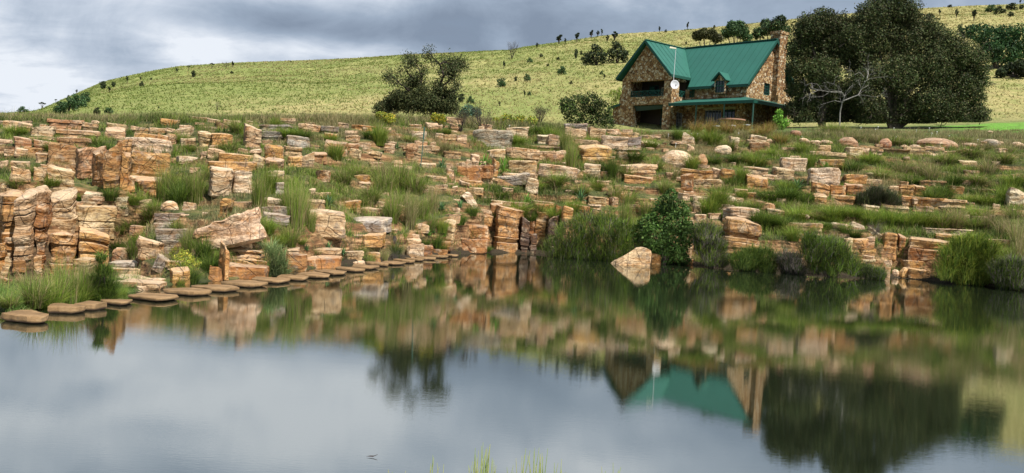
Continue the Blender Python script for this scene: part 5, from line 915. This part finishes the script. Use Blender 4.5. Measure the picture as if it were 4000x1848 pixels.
# ---- trees and bushes over the hill: prototypes, unit height
def crownmesh(C, R_, n, size, cols, flat_=.85): P, d = cloud(C, R_, n, flat_, .45); V, F, Co = leaves(P, size, pick(cols, n), d*.5); return mesh('crown', V, F, M_LEAF, col=Co)
def stemmesh(C, w=.03, mat=M_BURNT):
    m = MB()
    for c in C: m.tube([(0, 0, -.05), (c[0]*.3, c[1]*.3, c[2]*.5), tuple(c)], [w, w*.7, w*.4], 5)
    return mesh('trunk', m.V, m.F, mat)
HT = {}
DK = [(.022, .032, .014), (.035, .045, .018), (.03, .05, .02)]; MG = [(.03, .065, .028), (.045, .09, .035), (.065, .12, .04)]
bl = [(-.28, 0, .35), (.25, .1, .38), (0, -.15, .55), (.1, .1, .68), (-.15, .1, .25), (.3, -.1, .2), (-.35, 0, .18)]
HT['bush'] = (crownmesh(bl, [.24, .24, .26, .2, .22, .2, .18], 1100, .10, DK), stemmesh(bl[:4])); HT['green'] = (crownmesh(bl, [.24, .24, .26, .2, .22, .2, .18], 1100, .10, MG), stemmesh(bl[:4]))
b2 = [(-.16, 0, .62), (.14, .05, .72), (.02, -.1, .86), (.2, 0, .52), (-.08, .1, .48)]; HT['tree'] = (crownmesh(b2, [.15, .15, .13, .12, .12], 800, .09, DK), stemmesh(b2, .045))
b3 = [(-.35, 0, .72), (.35, 0, .74), (0, .1, .82), (.15, -.15, .8), (-.15, -.1, .76)]; HT['umbrella'] = (crownmesh(b3, [.2, .2, .24, .2, .2], 650, .09, DK, .5), stemmesh(b3, .03))
mm = MB(); tt = []
for k in range(9): dd = np.array([random.uniform(-.6, .6), random.uniform(-.5, .5), 1.]); branch(mm, (0, 0, 0), dd/np.linalg.norm(dd), .42, .018, 3, tt, .3, .2)
P = np.array(tt); V, F, C = leaves(P, .04, pick(DEADC, len(P))); HT['bare'] = (mesh('crown', V, F, M_LEAF, col=C), mesh('trunk', mm.V, mm.F, M_BURNT))
HILL = """90 440 50 28 green;165 410 30 26 umbrella;218 394 18 14 umbrella;268 378 12 10 bush;299 364 10 16 tree;235 448 80 60 green;270 436 85 66 green;305 422 85 62 green;335 402 60 48 green;378 449 33 35 bush;424 444 43 28 green;402 348 44 36 bush;443 340 28 24 bush;426 360 18 22 tree;496 326 14 28 tree;553 340 22 28 bush;548 315 8 16 tree;590 313 12 12 bush;691 285 12 20 tree;737 275 16 20 umbrella;755 302 28 30 bush;828 268 22 22 umbrella;883 264 35 20 bare;909 264 14 24 tree;906 288 18 12 bush;1136 245 8 8 tree;850 430 26 30 bare;620 425 10 12 bush
1999 230 60 60 bare;1968 270 14 32 tree;2097 190 14 22 tree;2183 172 36 36 tree;2207 176 12 26 tree;2253 166 28 38 tree;2309 150 22 32 tree;2335 138 16 24 tree;2350 140 14 26 tree;2249 230 24 46 bush;2070 246 28 24 green;2114 224 18 18 bush;2193 292 46 40 green;1959 340 64 40 green;2014 318 22 22 bush;2059 318 34 34 green;2048 382 14 28 tree;2067 374 20 20 green;2349 292 18 18 green;1950 416 12 20 tree;2330 255 95 95 bush;2410 248 95 100 bush;2290 250 60 50 bush;2400 160 30 36 tree;2372 165 16 28 tree;1838 405 36 34 green;1800 400 40 40 bush;2270 215 16 20 bush;2180 235 16 16 bush;2140 260 14 14 bush;2230 330 16 18 bush
2575 130 12 26 tree;2600 128 12 16 bush;2685 118 14 32 tree;2632 128 8 8 bush;2790 110 12 14 bush;2680 175 12 16 bush;2360 310 14 20 tree;3628 75 50 26 bush;3736 70 16 34 tree;3804 82 24 44 tree;3870 48 50 34 green;3905 55 50 36 bush;3950 40 56 34 bush;3948 66 32 24 bush;3990 36 30 20 bush;3750 125 34 36 green;3710 30 26 14 bush;2505 345 10 14 bush;2440 230 18 30 green;3670 60 14 24 tree;3985 14 12 18 tree;3560 50 30 30 bush"""
hl = []
for e in HILL.replace('\n', ';').split(';'):
    a = e.split(); px, py, w, h = map(float, a[:4]); p = hit(px, py, 86)
    if p is None:
        p = atd(px, py, DC-2); p[2] = ground_at(p[0], p[1])
    s = p[1]/FPX; cm, sm_ = HT[a[4]]; nm = {'bush': 'hill_bush', 'green': 'hill_bush', 'tree': 'small_tree', 'umbrella': 'umbrella_tree', 'bare': 'bare_shrub'}[a[4]]; t = link(nm, None, loc=p, rz=random.uniform(0, 6.28)); k = {'bush': 1.15, 'green': 1.15, 'tree': .7, 'umbrella': 1.2, 'bare': 1.2}[a[4]]; t.scale = (w*s/k, w*s/k, h*s*1.05)
    link('crown', cm, t).color = (random.uniform(.85, 1.4),)*3+(1,); link('trunk', sm_, t); hl.append((t, px, a[4], 'skyline' if p[1] > 200 else 'slope'))
HZ = lambda x: 0 if x < 350 else 1 if x < 700 else 2 if x < 1300 else 3 if x < 2160 else 4 if x < 2480 else 5 if x < 3100 else 6
HN = ('at the far left end', 'on its left shoulder', 'on its left half', 'behind the gnarled tree', 'left of the house', 'behind the house roof', 'right of the dark trees'); KN = dict(bush='dark rounded bush', green='green leafy bush', tree='small dark tree', umbrella='flat-topped umbrella tree', bare='leafless twiggy shrub')
ordtag(hl, lambda r: (r[2], HZ(r[1]), r[3]), lambda k, n: f'{KN[k[0]]}, {n} from left on the hill {k[2]} {HN[k[1]]}', 'tree', 'trees and bushes scattered over the hill')
for nm, lb, L_, D, n, cl in (('wooded_tree', 'olive brown tree on the hill just behind the left end of the main roof', ((2725, 140, 22), (2750, 130, 24), (2780, 135, 24), (2800, 150, 22)), 130., 2600, [(.07, .075, .03), (.05, .055, .02)]), ('wooded_tree', 'blue green tree on the hill behind the middle of the main roof', ((2840, 130, 24), (2870, 120, 28), (2900, 125, 28), (2860, 100, 22), (2890, 95, 18), (2920, 150, 20)), 135., 3600, MG), ('wooded_tree', 'blue green tree on the hill just left of the chimney', ((2960, 130, 26), (2995, 115, 28), (3030, 100, 30), (3060, 120, 30), (3050, 80, 24), (2990, 90, 20)), 138., 3600, MG+DK),
    ('wooded_tree', 'big dark green tree at the right edge, standing behind the dark tree', ((3830, 130, 45), (3880, 150, 55), (3930, 140, 50), (3980, 150, 55), (3870, 200, 50), (3930, 210, 55), (3990, 220, 55), (3780, 125, 28)), 120., 9000, [(.022, .06, .022), (.035, .085, .03), (.05, .11, .035)]), ('wooded_tree', 'low dark thicket under the big green tree at the right edge', ((3950, 270, 30), (3990, 265, 34), (4010, 280, 30), (3910, 285, 20)), 112., 3000, DK)):
    shrub(nm, lb, 'tree', L_, D, n, .34, cl, jit=1.5, group='trees behind the house', thick=.12)
# white flower heads over the meadow
m = MB()
for px, py in ((3363, 497), (3420, 505), (3492, 500), (3640, 520), (3660, 515), (3630, 500), (3708, 530), (3500, 535), (3430, 495), (2611, 524), (2588, 492), (2700, 522), (2725, 522), (2885, 520), (1990, 490), (3133, 533), (3480, 545), (3580, 508), (3820, 545), (2640, 560), (10, 454)):
    p = hit(px, py+14); p = atd(px, py, p[1]-.1); s = .00075*p[1]; m.disc((p[0], p[1]), s, p[2]-s*.4, p[2]+s*.4, 7)
    m.bar((p[0], p[1], ground_at(p[0], p[1])), (p[0], p[1], p[2]-.02), .012)
tag(m.build('wild_flowers', flat('white_petals', (.8, .8, .76), .7)), 'white wild flowers on thin stalks in the meadow grass', 'flowers', kind='stuff')
# floating leaf
p = onwater(1450, 1787); m = MB(); m.add([(-.05, 0, .008), (-.01, .02, .012), (.04, .012, .016), (.015, -.014, .01)], [(0, 3, 1), (3, 2, 1)]); m.tube([(.015, 0, .01), (.055, .015, .026)], [.004, .002], 4); o = m.build('floating_leaf', M_BURNT); o.location = p; tag(o, 'small dark dead leaf floating alone on the open water', 'leaf')
